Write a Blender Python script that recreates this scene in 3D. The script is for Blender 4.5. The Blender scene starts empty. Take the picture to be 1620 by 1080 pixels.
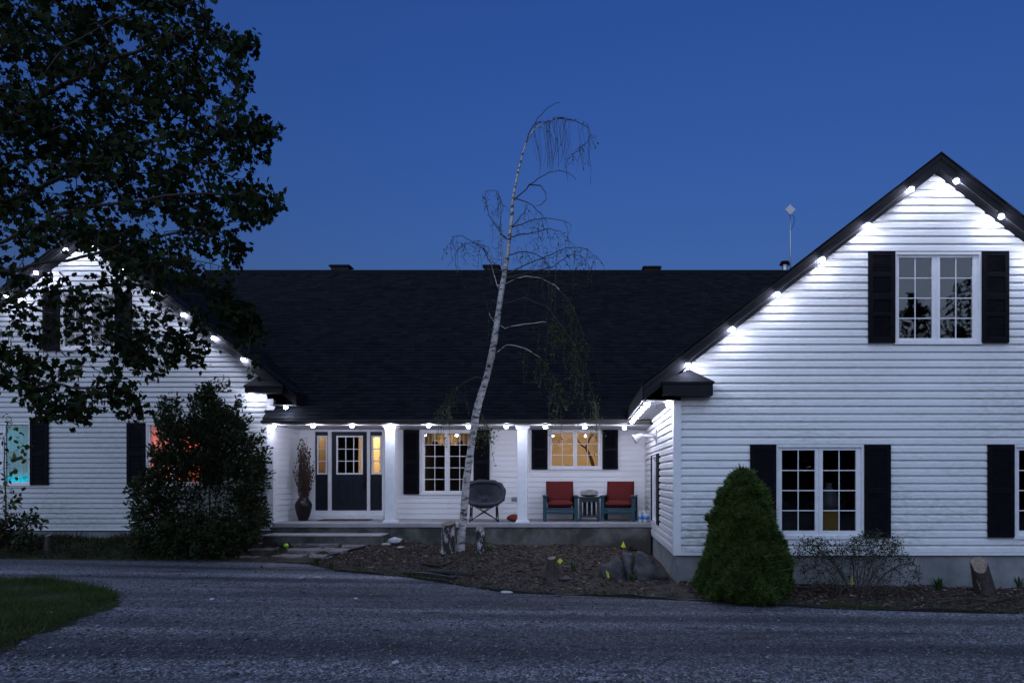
import bpy, bmesh, math, random
import numpy as np
from mathutils import Vector, Matrix

# ------------------------------------------------------------------ camera, sky, sun, exposure
S = bpy.context.scene
COL = S.collection
F = 1098.0          # focal length in pixels of the 1620 px wide photograph
CX, CY = 925.0, 752.0
CH = 1.85           # camera height
cam = bpy.data.cameras.new('camera')
cam.sensor_width = 36.0
cam.lens = 36.0 * F / 1620.0
cam.shift_x = (810 - CX) / 1620.0
cam.shift_y = (CY - 540) / 1620.0
cam.clip_start = 0.1
cam.clip_end = 1500
camo = bpy.data.objects.new('camera', cam)
COL.objects.link(camo)
camo.location = (0, 0, CH)
camo.rotation_euler = (math.pi / 2, 0, 0)
S.camera = camo

W = bpy.data.worlds.new('World')
S.world = W
W.use_nodes = True
wn = W.node_tree
sky = wn.nodes.new('ShaderNodeTexSky')
sky.sky_type = 'NISHITA'
sky.sun_disc = False
sky.sun_elevation = math.radians(5)
sky.sun_rotation = math.radians(192)
sky.air_density = 2.0
sky.dust_density = 1.0
sky.ozone_density = 7.0
tint = wn.nodes.new('ShaderNodeMix')
tint.data_type = 'RGBA'
tint.blend_type = 'MULTIPLY'
tint.inputs[0].default_value = 1.0
tint.inputs[7].default_value = (0.95, 0.66, 1.09, 1)
wn.links.new(sky.outputs[0], tint.inputs[6])
wn.links.new(tint.outputs[2], wn.nodes['Background'].inputs[0])
wn.nodes['Background'].inputs[1].default_value = 0.15

sl = bpy.data.lights.new('afterglow', 'SUN')
sl.energy = 1.5
sl.angle = math.radians(100)
sl.color = (0.62, 0.78, 1.0)
so = bpy.data.objects.new('afterglow', sl)
COL.objects.link(so)
# from behind the camera, towards the house
so.rotation_euler = Vector((0.21, 1.0, -0.58)).to_track_quat('-Z', 'Y').to_euler()

S.view_settings.view_transform = 'Standard'
S.view_settings.look = 'None'
S.view_settings.exposure = 0.55
S.view_settings.gamma = 1
S.view_settings.use_curve_mapping = False
S.render.engine = 'CYCLES'
S.cycles.use_denoising = True
S.cycles.sample_clamp_indirect = 3.0
S.cycles.max_bounces = 6
S.cycles.transparent_max_bounces = 12
S.cycles.caustics_reflective = False
S.cycles.caustics_refractive = False
BULB = 170.0       # radiance of the outdoor bulbs

rng = random.Random(7)
nrg = np.random.default_rng(7)


# ------------------------------------------------------------------ helpers
def at(px, py, D):
    return Vector(((px - CX) / F * D, D, CH - (py - CY) / F * D))


def X_(px, D):
    return (px - CX) / F * D


def Z_(py, D):
    return CH - (py - CY) / F * D


class MB:
    def __init__(s):
        s.v, s.f = [], []

    def add(s, vs, fs):
        b = len(s.v)
        s.v.extend([tuple(p) for p in vs])
        s.f.extend([tuple(i + b for i in f) for f in fs])
        return s

    def box(s, x0, x1, y0, y1, z0, z1):
        x0, x1 = min(x0, x1), max(x0, x1)
        y0, y1 = min(y0, y1), max(y0, y1)
        z0, z1 = min(z0, z1), max(z0, z1)
        return s.add([(x0, y0, z0), (x1, y0, z0), (x1, y1, z0), (x0, y1, z0), (x0, y0, z1), (x1, y0, z1), (x1, y1, z1), (x0, y1, z1)],
                     [(0, 3, 2, 1), (4, 5, 6, 7), (0, 1, 5, 4), (1, 2, 6, 5), (2, 3, 7, 6), (3, 0, 4, 7)])

    def prism(s, poly, vec):
        n = len(poly)
        a = [Vector(p) for p in poly]
        b = [p + Vector(vec) for p in a]
        return s.add(a + b, [tuple(range(n))[::-1], tuple(range(n, 2 * n))] + [(i, (i + 1) % n, n + (i + 1) % n, n + i) for i in range(n)])

    def tube(s, pts, rad, n=6, cap=True):
        pts = [Vector(p) for p in pts]
        if not hasattr(rad, '__len__'):
            rad = [rad] * len(pts)
        vs, fs = [], []
        up = None
        for i, p in enumerate(pts):
            d = (pts[min(i + 1, len(pts) - 1)] - pts[max(i - 1, 0)])
            if d.length < 1e-9:
                d = Vector((0, 0, 1))
            d.normalize()
            if up is None:
                up = d.orthogonal().normalized()
            up = (up - d * up.dot(d))
            if up.length < 1e-6:
                up = d.orthogonal()
            up.normalize()
            w = d.cross(up)
            for k in range(n):
                a = 2 * math.pi * k / n
                vs.append(p + (up * math.cos(a) + w * math.sin(a)) * rad[i])
        for i in range(len(pts) - 1):
            for k in range(n):
                k2 = (k + 1) % n
                fs.append((i * n + k, i * n + k2, (i + 1) * n + k2, (i + 1) * n + k))
        if cap:
            fs.append(tuple(range(n))[::-1])
            fs.append(tuple(range((len(pts) - 1) * n, len(pts) * n)))
        return s.add(vs, fs)

    def lathe(s, prof, n=20, c=(0, 0, 0)):
        vs, fs = [], []
        for r, z in prof:
            for k in range(n):
                a = 2 * math.pi * k / n
                vs.append((c[0] + r * math.cos(a), c[1] + r * math.sin(a), c[2] + z))
        for i in range(len(prof) - 1):
            for k in range(n):
                k2 = (k + 1) % n
                fs.append((i * n + k, i * n + k2, (i + 1) * n + k2, (i + 1) * n + k))
        fs.append(tuple(range(n))[::-1])
        fs.append(tuple(range((len(prof) - 1) * n, len(prof) * n)))
        return s.add(vs, fs)

    def mesh(s, name, mat, smooth=False):
        me = bpy.data.meshes.new(name)
        me.from_pydata(s.v, [], s.f)
        if mat:
            me.materials.append(mat)
        if smooth:
            me.polygons.foreach_set('use_smooth', [True] * len(me.polygons))
        me.update()
        return me

    def build(s, name, mat, parent=None, smooth=False, bevel=0, kind=None):
        return link(name, s.mesh(name, mat, smooth), parent, bevel, kind)


def wloc(o):
    p = Vector((0, 0, 0))
    while o is not None:
        p += o.location
        o = o.parent
    return p


def link(name, me, parent=None, bevel=0, kind=None, world=True):
    """Link a mesh; with WORLD its vertices are world coordinates and the object is set back by its parent's place."""
    o = bpy.data.objects.new(name, me)
    COL.objects.link(o)
    if parent is not None:
        o.parent = parent
        if world:
            o.location = -wloc(parent)
    if bevel:
        m = o.modifiers.new('bevel', 'BEVEL')
        m.width = bevel
        m.segments = 2
        m.limit_method = 'ANGLE'
    if kind:
        o['kind'] = kind
    return o


def thing(name, label, cat, loc=(0, 0, 0), group=None, rz=0):
    o = bpy.data.objects.new(name, None)
    COL.objects.link(o)
    o.location = loc
    o.rotation_euler = (0, 0, rz)
    o.empty_display_size = 0.1
    return tag(o, label, cat, group)


def tag(o, label, cat, group=None):
    o['label'] = label
    o['category'] = cat
    if group:
        o['group'] = group
    return o


def copy_tree(o, parent=None):
    c = o.copy()
    COL.objects.link(c)
    c.parent = parent
    for ch in list(o.children):
        copy_tree(ch, c)
    return c


# ------------------------------------------------------------------ materials
def mat(name, col, rough=0.6, col2=None, scale=8.0, bump=0.0, bscale=None, island=None, metal=0.0, spec=0.3, detail=4.0, stretch=None, coord='pos', trans=0.0, ramp=(0.35, 0.65)):
    m = bpy.data.materials.new(name)
    m.use_nodes = True
    nt = m.node_tree
    N, L = nt.nodes, nt.links
    b = N['Principled BSDF']
    b.inputs['Base Color'].default_value = (*col, 1)
    b.inputs['Roughness'].default_value = rough
    b.inputs['Metallic'].default_value = metal
    b.inputs['Specular IOR Level'].default_value = spec
    src = None
    if col2 or bump:
        if coord == 'pos':
            src = N.new('ShaderNodeNewGeometry').outputs['Position']
        else:
            src = N.new('ShaderNodeTexCoord').outputs['Object']
        if stretch:
            mp = N.new('ShaderNodeMapping')
            mp.inputs['Scale'].default_value = stretch
            L.new(src, mp.inputs[0])
            src = mp.outputs[0]
    out = None
    if col2:
        t = N.new('ShaderNodeTexNoise')
        t.inputs['Scale'].default_value = scale
        t.inputs['Detail'].default_value = detail
        t.inputs['Roughness'].default_value = 0.65
        L.new(src, t.inputs[0])
        r = N.new('ShaderNodeValToRGB')
        r.color_ramp.elements[0].position, r.color_ramp.elements[1].position = ramp
        r.color_ramp.elements[0].color = (*col, 1)
        r.color_ramp.elements[1].color = (*col2, 1)
        L.new(t.outputs[0], r.inputs[0])
        out = r.outputs[0]
        L.new(out, b.inputs['Base Color'])
    if island:
        g = N.new('ShaderNodeNewGeometry')
        r = N.new('ShaderNodeValToRGB')
        r.color_ramp.interpolation = 'LINEAR'
        els = r.color_ramp.elements
        for i, c in enumerate(island):
            if i < 2:
                e = els[i]
                e.position = i / (len(island) - 1)
            else:
                e = els.new(i / (len(island) - 1))
            e.color = (*c, 1)
        for i, e in enumerate(els):
            e.position = i / (len(island) - 1)
            e.color = (*island[i], 1)
        L.new(g.outputs['Random Per Island'], r.inputs[0])
        if out:
            mx = N.new('ShaderNodeMix')
            mx.data_type = 'RGBA'
            mx.blend_type = 'MULTIPLY'
            mx.inputs[0].default_value = 1
            L.new(out, mx.inputs[6])
            L.new(r.outputs[0], mx.inputs[7])
            L.new(mx.outputs[2], b.inputs['Base Color'])
        else:
            L.new(r.outputs[0], b.inputs['Base Color'])
    if bump:
        t2 = N.new('ShaderNodeTexNoise')
        t2.inputs['Scale'].default_value = bscale or scale * 4
        t2.inputs['Detail'].default_value = 6
        L.new(src, t2.inputs[0])
        bp = N.new('ShaderNodeBump')
        bp.inputs['Strength'].default_value = bump
        bp.inputs['Distance'].default_value = 0.02
        L.new(t2.outputs[0], bp.inputs['Height'])
        L.new(bp.outputs[0], b.inputs['Normal'])
    if trans:
        tr = N.new('ShaderNodeBsdfTranslucent')
        c = b.inputs['Base Color']
        if c.is_linked:
            L.new(c.links[0].from_socket, tr.inputs[0])
        else:
            tr.inputs[0].default_value = (*col, 1)
        mx = N.new('ShaderNodeMixShader')
        mx.inputs[0].default_value = trans
        L.new(b.outputs[0], mx.inputs[1])
        L.new(tr.outputs[0], mx.inputs[2])
        L.new(mx.outputs[0], N['Material Output'].inputs[0])
    return m


def emit(name, col, strength):
    m = bpy.data.materials.new(name)
    m.use_nodes = True
    nt = m.node_tree
    nt.nodes.remove(nt.nodes['Principled BSDF'])
    e = nt.nodes.new('ShaderNodeEmission')
    e.inputs[0].default_value = (*col, 1)
    e.inputs[1].default_value = strength
    nt.links.new(e.outputs[0], nt.nodes['Material Output'].inputs[0])
    return m


def glass_mat():
    m = bpy.data.materials.new('window_glass')
    m.use_nodes = True
    nt = m.node_tree
    N, L = nt.nodes, nt.links
    N.remove(N['Principled BSDF'])
    t = N.new('ShaderNodeBsdfTransparent')
    t.inputs[0].default_value = (0.92, 0.95, 0.95, 1)
    g = N.new('ShaderNodeBsdfGlossy')
    g.inputs['Roughness'].default_value = 0.015
    fr = N.new('ShaderNodeFresnel')
    fr.inputs[0].default_value = 1.9
    nz = N.new('ShaderNodeTexNoise')
    nz.inputs['Scale'].default_value = 1.3
    geo = N.new('ShaderNodeNewGeometry')
    L.new(geo.outputs['Position'], nz.inputs[0])
    bp = N.new('ShaderNodeBump')
    bp.inputs['Strength'].default_value = 0.05
    bp.inputs['Distance'].default_value = 0.05
    L.new(nz.outputs[0], bp.inputs['Height'])
    L.new(bp.outputs[0], g.inputs['Normal'])
    mx = N.new('ShaderNodeMixShader')
    L.new(fr.outputs[0], mx.inputs[0])
    L.new(t.outputs[0], mx.inputs[1])
    L.new(g.outputs[0], mx.inputs[2])
    L.new(mx.outputs[0], N['Material Output'].inputs[0])
    return m


def siding_mat(name="vinyl_siding", lo=0.34, hi=0.68, base=(0.74, 0.755, 0.77), amt=(0.35, 1.0)):
    """White vinyl with grime: streaky grey-green dirt in patches and fine speckle."""
    m = bpy.data.materials.new(name)
    m.use_nodes = True
    nt = m.node_tree
    N, L = nt.nodes, nt.links
    b = N['Principled BSDF']
    b.inputs['Roughness'].default_value = 0.42
    b.inputs['Specular IOR Level'].default_value = 0.35
    geo = N.new('ShaderNodeNewGeometry')
    mp = N.new('ShaderNodeMapping')
    mp.inputs['Scale'].default_value = (0.45, 0.45, 0.9)
    L.new(geo.outputs['Position'], mp.inputs[0])
    n1 = N.new('ShaderNodeTexNoise')
    n1.inputs['Scale'].default_value = 1.0
    n1.inputs['Detail'].default_value = 5
    L.new(mp.outputs[0], n1.inputs[0])
    mp2 = N.new('ShaderNodeMapping')
    mp2.inputs['Scale'].default_value = (7, 7, 26)
    L.new(geo.outputs['Position'], mp2.inputs[0])
    n2 = N.new('ShaderNodeTexNoise')
    n2.inputs['Scale'].default_value = 1.0
    n2.inputs['Detail'].default_value = 6
    n2.inputs['Roughness'].default_value = 0.75
    L.new(mp2.outputs[0], n2.inputs[0])
    r1 = N.new('ShaderNodeMapRange')
    r1.inputs['From Min'].default_value = lo
    r1.inputs['From Max'].default_value = hi
    L.new(n1.outputs[0], r1.inputs[0])
    r2 = N.new('ShaderNodeMapRange')
    r2.inputs['From Min'].default_value = 0.40
    r2.inputs['From Max'].default_value = 0.66
    L.new(n2.outputs[0], r2.inputs[0])
    sz = N.new('ShaderNodeSeparateXYZ')
    L.new(geo.outputs['Position'], sz.inputs[0])
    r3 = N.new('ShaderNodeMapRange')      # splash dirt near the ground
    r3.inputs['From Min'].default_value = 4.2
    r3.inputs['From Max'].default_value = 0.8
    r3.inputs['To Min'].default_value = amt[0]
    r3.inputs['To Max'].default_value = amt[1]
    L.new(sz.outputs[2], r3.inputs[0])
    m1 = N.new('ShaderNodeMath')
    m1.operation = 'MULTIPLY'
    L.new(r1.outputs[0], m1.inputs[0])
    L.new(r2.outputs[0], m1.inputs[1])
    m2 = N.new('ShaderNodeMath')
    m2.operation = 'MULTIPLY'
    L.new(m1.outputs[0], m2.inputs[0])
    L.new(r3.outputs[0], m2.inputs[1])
    mx = N.new('ShaderNodeMix')
    mx.data_type = 'RGBA'
    mx.inputs[6].default_value = (*base, 1)
    mx.inputs[7].default_value = (0.26, 0.28, 0.27, 1)
    L.new(m2.outputs[0], mx.inputs[0])
    L.new(mx.outputs[2], b.inputs['Base Color'])
    bp = N.new('ShaderNodeBump')
    bp.inputs['Strength'].default_value = 0.06
    L.new(n2.outputs[0], bp.inputs['Height'])
    L.new(bp.outputs[0], b.inputs['Normal'])
    return m


M = {}
M['siding'] = siding_mat()
M['siding_clean'] = siding_mat('clean_siding', 0.40, 0.75, (0.73, 0.74, 0.76), (0.05, 0.30))
M['siding_grimy_shaded'] = siding_mat('grimy_shaded_siding', 0.30, 0.62, (0.52, 0.54, 0.565), (0.3, 1.0))  # heavier grime, plus the maple's shade put into a darker base
M['trim'] = mat('white_trim', (0.74, 0.75, 0.78), 0.4, (0.66, 0.67, 0.70), 6)
M['black'] = mat('black_trim', (0.009, 0.010, 0.013), 0.6, (0.015, 0.015, 0.018), 5, bump=0.1, spec=0.15)
M['gutter'] = mat('dark_gutter', (0.018, 0.016, 0.015), 0.5, (0.045, 0.038, 0.034), 3, stretch=(0.6, 1, 4))
M['soffit'] = mat('charcoal_soffit', (0.07, 0.07, 0.08), 0.5, (0.10, 0.10, 0.11), 4)
M['ceiling'] = mat('porch_ceiling', (0.5, 0.5, 0.53), 0.6)
M['shutter'] = mat('shutter_vinyl', (0.006, 0.006, 0.009), 0.55, (0.009, 0.009, 0.013), 9, spec=0.04)
M['roof'] = mat('roof_deck', (0.009, 0.010, 0.013), 0.9, (0.014, 0.015, 0.019), 9, spec=0.1)
M['shingle'] = mat('shingle', (0.75, 0.75, 0.75), 0.92, (1, 1, 1), 60, bump=0.5, bscale=160, spec=0.12,
                   island=[(0.005, 0.007, 0.010), (0.010, 0.012, 0.017), (0.007, 0.009, 0.014), (0.0145, 0.016, 0.021), (0.008, 0.011, 0.015)])
M['concrete'] = mat('foundation_concrete', (0.27, 0.28, 0.29), 0.85, (0.14, 0.15, 0.155), 1.6, bump=0.25, bscale=30, detail=8)
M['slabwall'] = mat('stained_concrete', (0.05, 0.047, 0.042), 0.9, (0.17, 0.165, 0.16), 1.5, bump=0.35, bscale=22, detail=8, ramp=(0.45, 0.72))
M['slab'] = mat('porch_slab', (0.36, 0.35, 0.37), 0.75, (0.25, 0.245, 0.26), 2.2, bump=0.15, bscale=40)
M['glass'] = glass_mat()
M['door'] = mat('navy_door', (0.010, 0.014, 0.022), 0.45, (0.012, 0.017, 0.026), 3, spec=0.2)
M['metal'] = mat('dark_metal', (0.02, 0.02, 0.022), 0.35, metal=0.6)
M['grey'] = mat('grey_plastic', (0.22, 0.22, 0.24), 0.5)
M['steel'] = mat('galvanised', (0.5, 0.5, 0.52), 0.35, (0.4, 0.4, 0.42), 12, metal=0.8)
M['white_metal'] = mat('white_metal', (0.5, 0.5, 0.53), 0.4)
M['bulb'] = emit('bulb_lens', (0.76, 0.79, 1.0), BULB)
M['cap'] = mat('bulb_cap', (0.55, 0.55, 0.58), 0.4)
M['cable'] = mat('light_cable', (0.16, 0.16, 0.18), 0.5)
M['dark_room'] = mat('dark_room', (0.05, 0.05, 0.055), 0.9, (0.03, 0.03, 0.035), 1.0)
M['warm_wall'] = mat('warm_wall', (0.66, 0.56, 0.42), 0.8, (0.6, 0.50, 0.37), 1.2)
M['room_lamp'] = emit('room_lamp', (1.0, 0.76, 0.48), 24)
M['hall_lamp'] = emit('hall_lamp', (1.0, 0.74, 0.42), 36)
M['dim_lamp'] = emit('dim_lamp', (1.0, 0.74, 0.45), 9)
M['teal_lamp'] = emit('teal_lamp', (0.08, 0.66, 0.80), 15)
M['red_lamp'] = emit('red_lamp', (1.0, 0.33, 0.23), 30)
M['curtain'] = mat('curtain', (0.72, 0.72, 0.72), 0.8, (0.6, 0.6, 0.6), 4, trans=0.5)
M['teal_curtain'] = mat('teal_curtain', (0.03, 0.40, 0.46), 0.8, (0.025, 0.34, 0.40), 4, trans=0.6)
M['red_curtain'] = mat('red_curtain', (0.85, 0.38, 0.28), 0.8, (0.75, 0.32, 0.24), 4, trans=0.6)
M['wood'] = mat('dark_wood', (0.10, 0.05, 0.025), 0.6)
M['red'] = mat('red_fabric', (0.085, 0.010, 0.009), 0.9, (0.115, 0.013, 0.012), 26, bump=0.3, bscale=170, coord='obj')
M['teal'] = mat('teal_wood', (0.012, 0.042, 0.062), 0.45, (0.018, 0.055, 0.078), 7, coord='obj', stretch=(1, 1, 8))
M['slate'] = mat('slate_wood', (0.020, 0.028, 0.038), 0.5, (0.03, 0.038, 0.05), 7, coord='obj', stretch=(8, 8, 1))
M['quilt'] = mat('grey_quilt', (0.028, 0.032, 0.042), 0.8, (0.040, 0.045, 0.057), 9, bump=0.3, bscale=60, coord='obj')
M['vase'] = mat('brown_glaze', (0.010, 0.007, 0.008), 0.3, (0.016, 0.010, 0.010), 6, coord='obj', spec=0.3)
M['twig'] = mat('dry_twig', (0.040, 0.024, 0.020), 0.85, (0.075, 0.046, 0.036), 14)
M['bark'] = mat('maple_bark', (0.030, 0.025, 0.022), 0.9, (0.055, 0.047, 0.040), 16, bump=0.6, bscale=40)
M['cut_wood'] = mat('cut_wood', (0.12, 0.095, 0.075), 0.85, (0.26, 0.21, 0.17), 24, bump=0.3)
M['soil'] = mat('mulch_soil', (0.014, 0.0105, 0.009), 0.95, (0.058, 0.046, 0.040), 7, bump=0.8, bscale=45, detail=9)
M['chip'] = mat('mulch_chip', (0.8, 0.8, 0.8), 0.9, (1, 1, 1), 30, island=[(0.014, 0.010, 0.0085), (0.052, 0.039, 0.033), (0.023, 0.017, 0.014), (0.08, 0.062, 0.052), (0.026, 0.019, 0.016), (0.26, 0.21, 0.18)])
M['rock'] = mat('boulder', (0.016, 0.016, 0.018), 0.85, (0.065, 0.062, 0.066), 5, bump=0.6, bscale=26, detail=8)
M['palerock'] = mat('pale_rock', (0.34, 0.34, 0.37), 0.8, (0.5, 0.5, 0.54), 9, bump=0.5, bscale=30)
M['flag'] = mat('flagstone', (0.11, 0.098, 0.105), 0.8, (0.24, 0.215, 0.225), 7, bump=0.6, bscale=26, detail=8)
M['edging'] = mat('black_edging', (0.012, 0.012, 0.013), 0.5)
M['yellow'] = mat('yellow_flag', (0.72, 0.78, 0.05), 0.5, trans=0.25)
M['lime'] = mat('lime_ball', (0.42, 0.75, 0.03), 0.8, (0.36, 0.68, 0.03), 60, bump=0.3, coord='obj')
M['bottle'] = mat('clear_bottle', (0.60, 0.66, 0.72), 0.12, spec=0.6, trans=0.3)
M['label'] = mat('blue_label', (0.06, 0.25, 0.55), 0.4)
M['white_cap'] = mat('white_cap', (0.75, 0.75, 0.78), 0.4)


def gravel_mat():
    m = bpy.data.materials.new('gravel')
    m.use_nodes = True
    nt = m.node_tree
    N, L = nt.nodes, nt.links
    b = N['Principled BSDF']
    b.inputs['Roughness'].default_value = 0.85
    b.inputs['Specular IOR Level'].default_value = 0.25
    geo = N.new('ShaderNodeNewGeometry')
    vo = N.new('ShaderNodeTexVoronoi')
    vo.inputs['Scale'].default_value = 42
    L.new(geo.outputs['Position'], vo.inputs[0])
    sep = N.new('ShaderNodeSeparateColor')
    L.new(vo.outputs['Color'], sep.inputs[0])
    r = N.new('ShaderNodeValToRGB')
    e = r.color_ramp.elements
    e[0].position, e[0].color = 0.0, (0.038, 0.042, 0.053, 1)
    e[1].position, e[1].color = 1.0, (0.24, 0.25, 0.285, 1)
    k = e.new(0.55)
    k.color = (0.078, 0.085, 0.106, 1)
    k = e.new(0.86)
    k.color = (0.14, 0.147, 0.175, 1)
    L.new(sep.outputs[0], r.inputs[0])
    # broad wear: wheel tracks run across the drive
    mp = N.new('ShaderNodeMapping')
    mp.inputs['Scale'].default_value = (0.08, 1.05, 1)
    mp.inputs['Rotation'].default_value = (0, 0, 0.05)
    L.new(geo.outputs['Position'], mp.inputs[0])
    n = N.new('ShaderNodeTexNoise')
    n.inputs['Scale'].default_value = 1.0
    n.inputs['Detail'].default_value = 6
    n.inputs['Roughness'].default_value = 0.62
    L.new(mp.outputs[0], n.inputs[0])
    r2 = N.new('ShaderNodeValToRGB')
    r2.color_ramp.elements[0].position = 0.42
    r2.color_ramp.elements[0].color = (0.52, 0.52, 0.53, 1)
    r2.color_ramp.elements[1].position = 0.59
    r2.color_ramp.elements[1].color = (1.45, 1.42, 1.40, 1)
    L.new(n.outputs[0], r2.inputs[0])
    mx = N.new('ShaderNodeMix')
    mx.data_type = 'RGBA'
    mx.blend_type = 'MULTIPLY'
    mx.inputs[0].default_value = 1
    L.new(r.outputs[0], mx.inputs[6])
    L.new(r2.outputs[0], mx.inputs[7])
    # two pairs of wheel tracks sweeping across the drive
    wv = N.new('ShaderNodeTexWave')
    wv.bands_direction = 'Y'
    wv.inputs['Scale'].default_value = 0.21
    wv.inputs['Distortion'].default_value = 1.6
    wv.inputs['Detail'].default_value = 3
    wv.inputs['Detail Scale'].default_value = 0.5
    mpw = N.new('ShaderNodeMapping')
    mpw.inputs['Scale'].default_value = (0.30, 1.0, 1)
    mpw.inputs['Rotation'].default_value = (0, 0, -0.06)
    L.new(geo.outputs['Position'], mpw.inputs[0])
    L.new(mpw.outputs[0], wv.inputs[0])
    rw = N.new('ShaderNodeValToRGB')
    rw.color_ramp.elements[0].position = 0.55
    rw.color_ramp.elements[0].color = (0.86, 0.86, 0.87, 1)
    rw.color_ramp.elements[1].position = 0.95
    rw.color_ramp.elements[1].color = (1.45, 1.40, 1.36, 1)
    L.new(wv.outputs[1], rw.inputs[0])
    mxw = N.new('ShaderNodeMix')
    mxw.data_type = 'RGBA'
    mxw.blend_type = 'MULTIPLY'
    mxw.inputs[0].default_value = 1
    L.new(mx.outputs[2], mxw.inputs[6])
    L.new(rw.outputs[0], mxw.inputs[7])
    mx = mxw
    # small dark blotches
    mp3 = N.new('ShaderNodeMapping')
    mp3.inputs['Scale'].default_value = (1.1, 3.2, 1)
    L.new(geo.outputs['Position'], mp3.inputs[0])
    n3 = N.new('ShaderNodeTexNoise')
    n3.inputs['Scale'].default_value = 1.0
    n3.inputs['Detail'].default_value = 4
    L.new(mp3.outputs[0], n3.inputs[0])
    r3 = N.new('ShaderNodeValToRGB')
    r3.color_ramp.elements[0].position = 0.62
    r3.color_ramp.elements[0].color = (1, 1, 1, 1)
    r3.color_ramp.elements[1].position = 0.70
    r3.color_ramp.elements[1].color = (0.40, 0.39, 0.38, 1)
    L.new(n3.outputs[0], r3.inputs[0])
    mx3 = N.new('ShaderNodeMix')
    mx3.data_type = 'RGBA'
    mx3.blend_type = 'MULTIPLY'
    mx3.inputs[0].default_value = 1
    L.new(mx.outputs[2], mx3.inputs[6])
    L.new(r3.outputs[0], mx3.inputs[7])
    L.new(mx3.outputs[2], b.inputs['Base Color'])
    bp = N.new('ShaderNodeBump')
    bp.inputs['Strength'].default_value = 0.7
    bp.inputs['Distance'].default_value = 0.015
    L.new(vo.outputs['Distance'], bp.inputs['Height'])
    bp.invert = True
    L.new(bp.outputs[0], b.inputs['Normal'])
    return m


M['gravel'] = gravel_mat()
M['stone'] = mat('gravel_stone', (0.8, 0.8, 0.8), 0.85, (1, 1, 1), 40, island=[(0.055, 0.060, 0.074), (0.10, 0.107, 0.125), (0.07, 0.077, 0.093), (0.145, 0.15, 0.172), (0.06, 0.066, 0.080), (0.30, 0.305, 0.335)])
M['grass'] = mat('grass', (0.8, 0.8, 0.8), 0.8, (1, 1, 1), 3, island=[(0.020, 0.050, 0.011), (0.042, 0.080, 0.018), (0.085, 0.095, 0.034), (0.028, 0.064, 0.014)], trans=0.2, spec=0.15)
M['verge'] = mat('verge_weeds', (0.8, 0.8, 0.8), 0.85, island=[(0.012, 0.022, 0.008), (0.022, 0.034, 0.011), (0.045, 0.036, 0.022), (0.015, 0.026, 0.009), (0.06, 0.048, 0.032)], trans=0.15, spec=0.1)
M['turf'] = mat('turf_soil', (0.012, 0.022, 0.008), 0.95, (0.034, 0.036, 0.016), 7, bump=0.5, bscale=40)
M['maple'] = mat('maple_leaf', (0.016, 0.030, 0.012), 0.6, island=[(0.007, 0.012, 0.005), (0.011, 0.024, 0.007), (0.016, 0.019, 0.008), (0.008, 0.017, 0.006), (0.022, 0.042, 0.010)], trans=0.15, spec=0.05)
M['birch_leaf'] = mat('birch_leaf', (0.05, 0.09, 0.02), 0.6, island=[(0.024, 0.038, 0.012), (0.045, 0.065, 0.018), (0.075, 0.105, 0.028), (0.030, 0.042, 0.016)], trans=0.25, spec=0.2)
M['cedar'] = mat('cedar_spray', (0.02, 0.03, 0.015), 0.7, island=[(0.012, 0.022, 0.011), (0.020, 0.034, 0.015), (0.048, 0.038, 0.022), (0.014, 0.028, 0.013), (0.030, 0.048, 0.020)], trans=0.1, spec=0.2)
M['bush'] = mat('bush_spray', (0.02, 0.03, 0.015), 0.75, island=[(0.009, 0.019, 0.008), (0.016, 0.034, 0.011), (0.040, 0.030, 0.016), (0.012, 0.025, 0.009), (0.028, 0.050, 0.016)], trans=0.1, spec=0.1)
M['spruce'] = mat('spruce_needle', (0.7, 0.7, 0.7), 0.7, (1.25, 1.2, 1.0), 3.5, island=[(0.022, 0.060, 0.010), (0.044, 0.098, 0.018), (0.028, 0.068, 0.014), (0.085, 0.120, 0.028), (0.070, 0.060, 0.026)], spec=0.2)
M['spruce_core'] = mat('spruce_core', (0.012, 0.024, 0.008), 0.95, (0.024, 0.036, 0.012), 12, bump=0.6, spec=0.1)
M['weed'] = mat('weed_leaf', (0.03, 0.07, 0.02), 0.6, island=[(0.020, 0.050, 0.014), (0.034, 0.075, 0.020), (0.050, 0.10, 0.026)], trans=0.2)
M['purple_twig'] = mat('shrub_twig', (0.045, 0.033, 0.034), 0.8, (0.08, 0.06, 0.058), 14)


def birch_mat():
    m = bpy.data.materials.new('birch_bark')
    m.use_nodes = True
    nt = m.node_tree
    N, L = nt.nodes, nt.links
    b = N['Principled BSDF']
    b.inputs['Roughness'].default_value = 0.7
    geo = N.new('ShaderNodeNewGeometry')
    mp = N.new('ShaderNodeMapping')
    mp.inputs['Scale'].default_value = (4, 4, 11)
    mp.inputs['Rotation'].default_value = (0.3, -0.18, 0)
    L.new(geo.outputs['Position'], mp.inputs[0])
    n = N.new('ShaderNodeTexNoise')
    n.inputs['Scale'].default_value = 1.3
    n.inputs['Detail'].default_value = 5
    n.inputs['Roughness'].default_value = 0.6
    L.new(mp.outputs[0], n.inputs[0])
    r = N.new('ShaderNodeValToRGB')
    r.color_ramp.elements[0].position = 0.40
    r.color_ramp.elements[0].color = (0.035, 0.03, 0.03, 1)
    r.color_ramp.elements[1].position = 0.47
    r.color_ramp.elements[1].color = (0.30, 0.29, 0.285, 1)
    e = r.color_ramp.elements.new(0.62)
    e.color = (0.46, 0.445, 0.44, 1)
    L.new(n.outputs[0], r.inputs[0])
    L.new(r.outputs[0], b.inputs['Base Color'])
    return m


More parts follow.
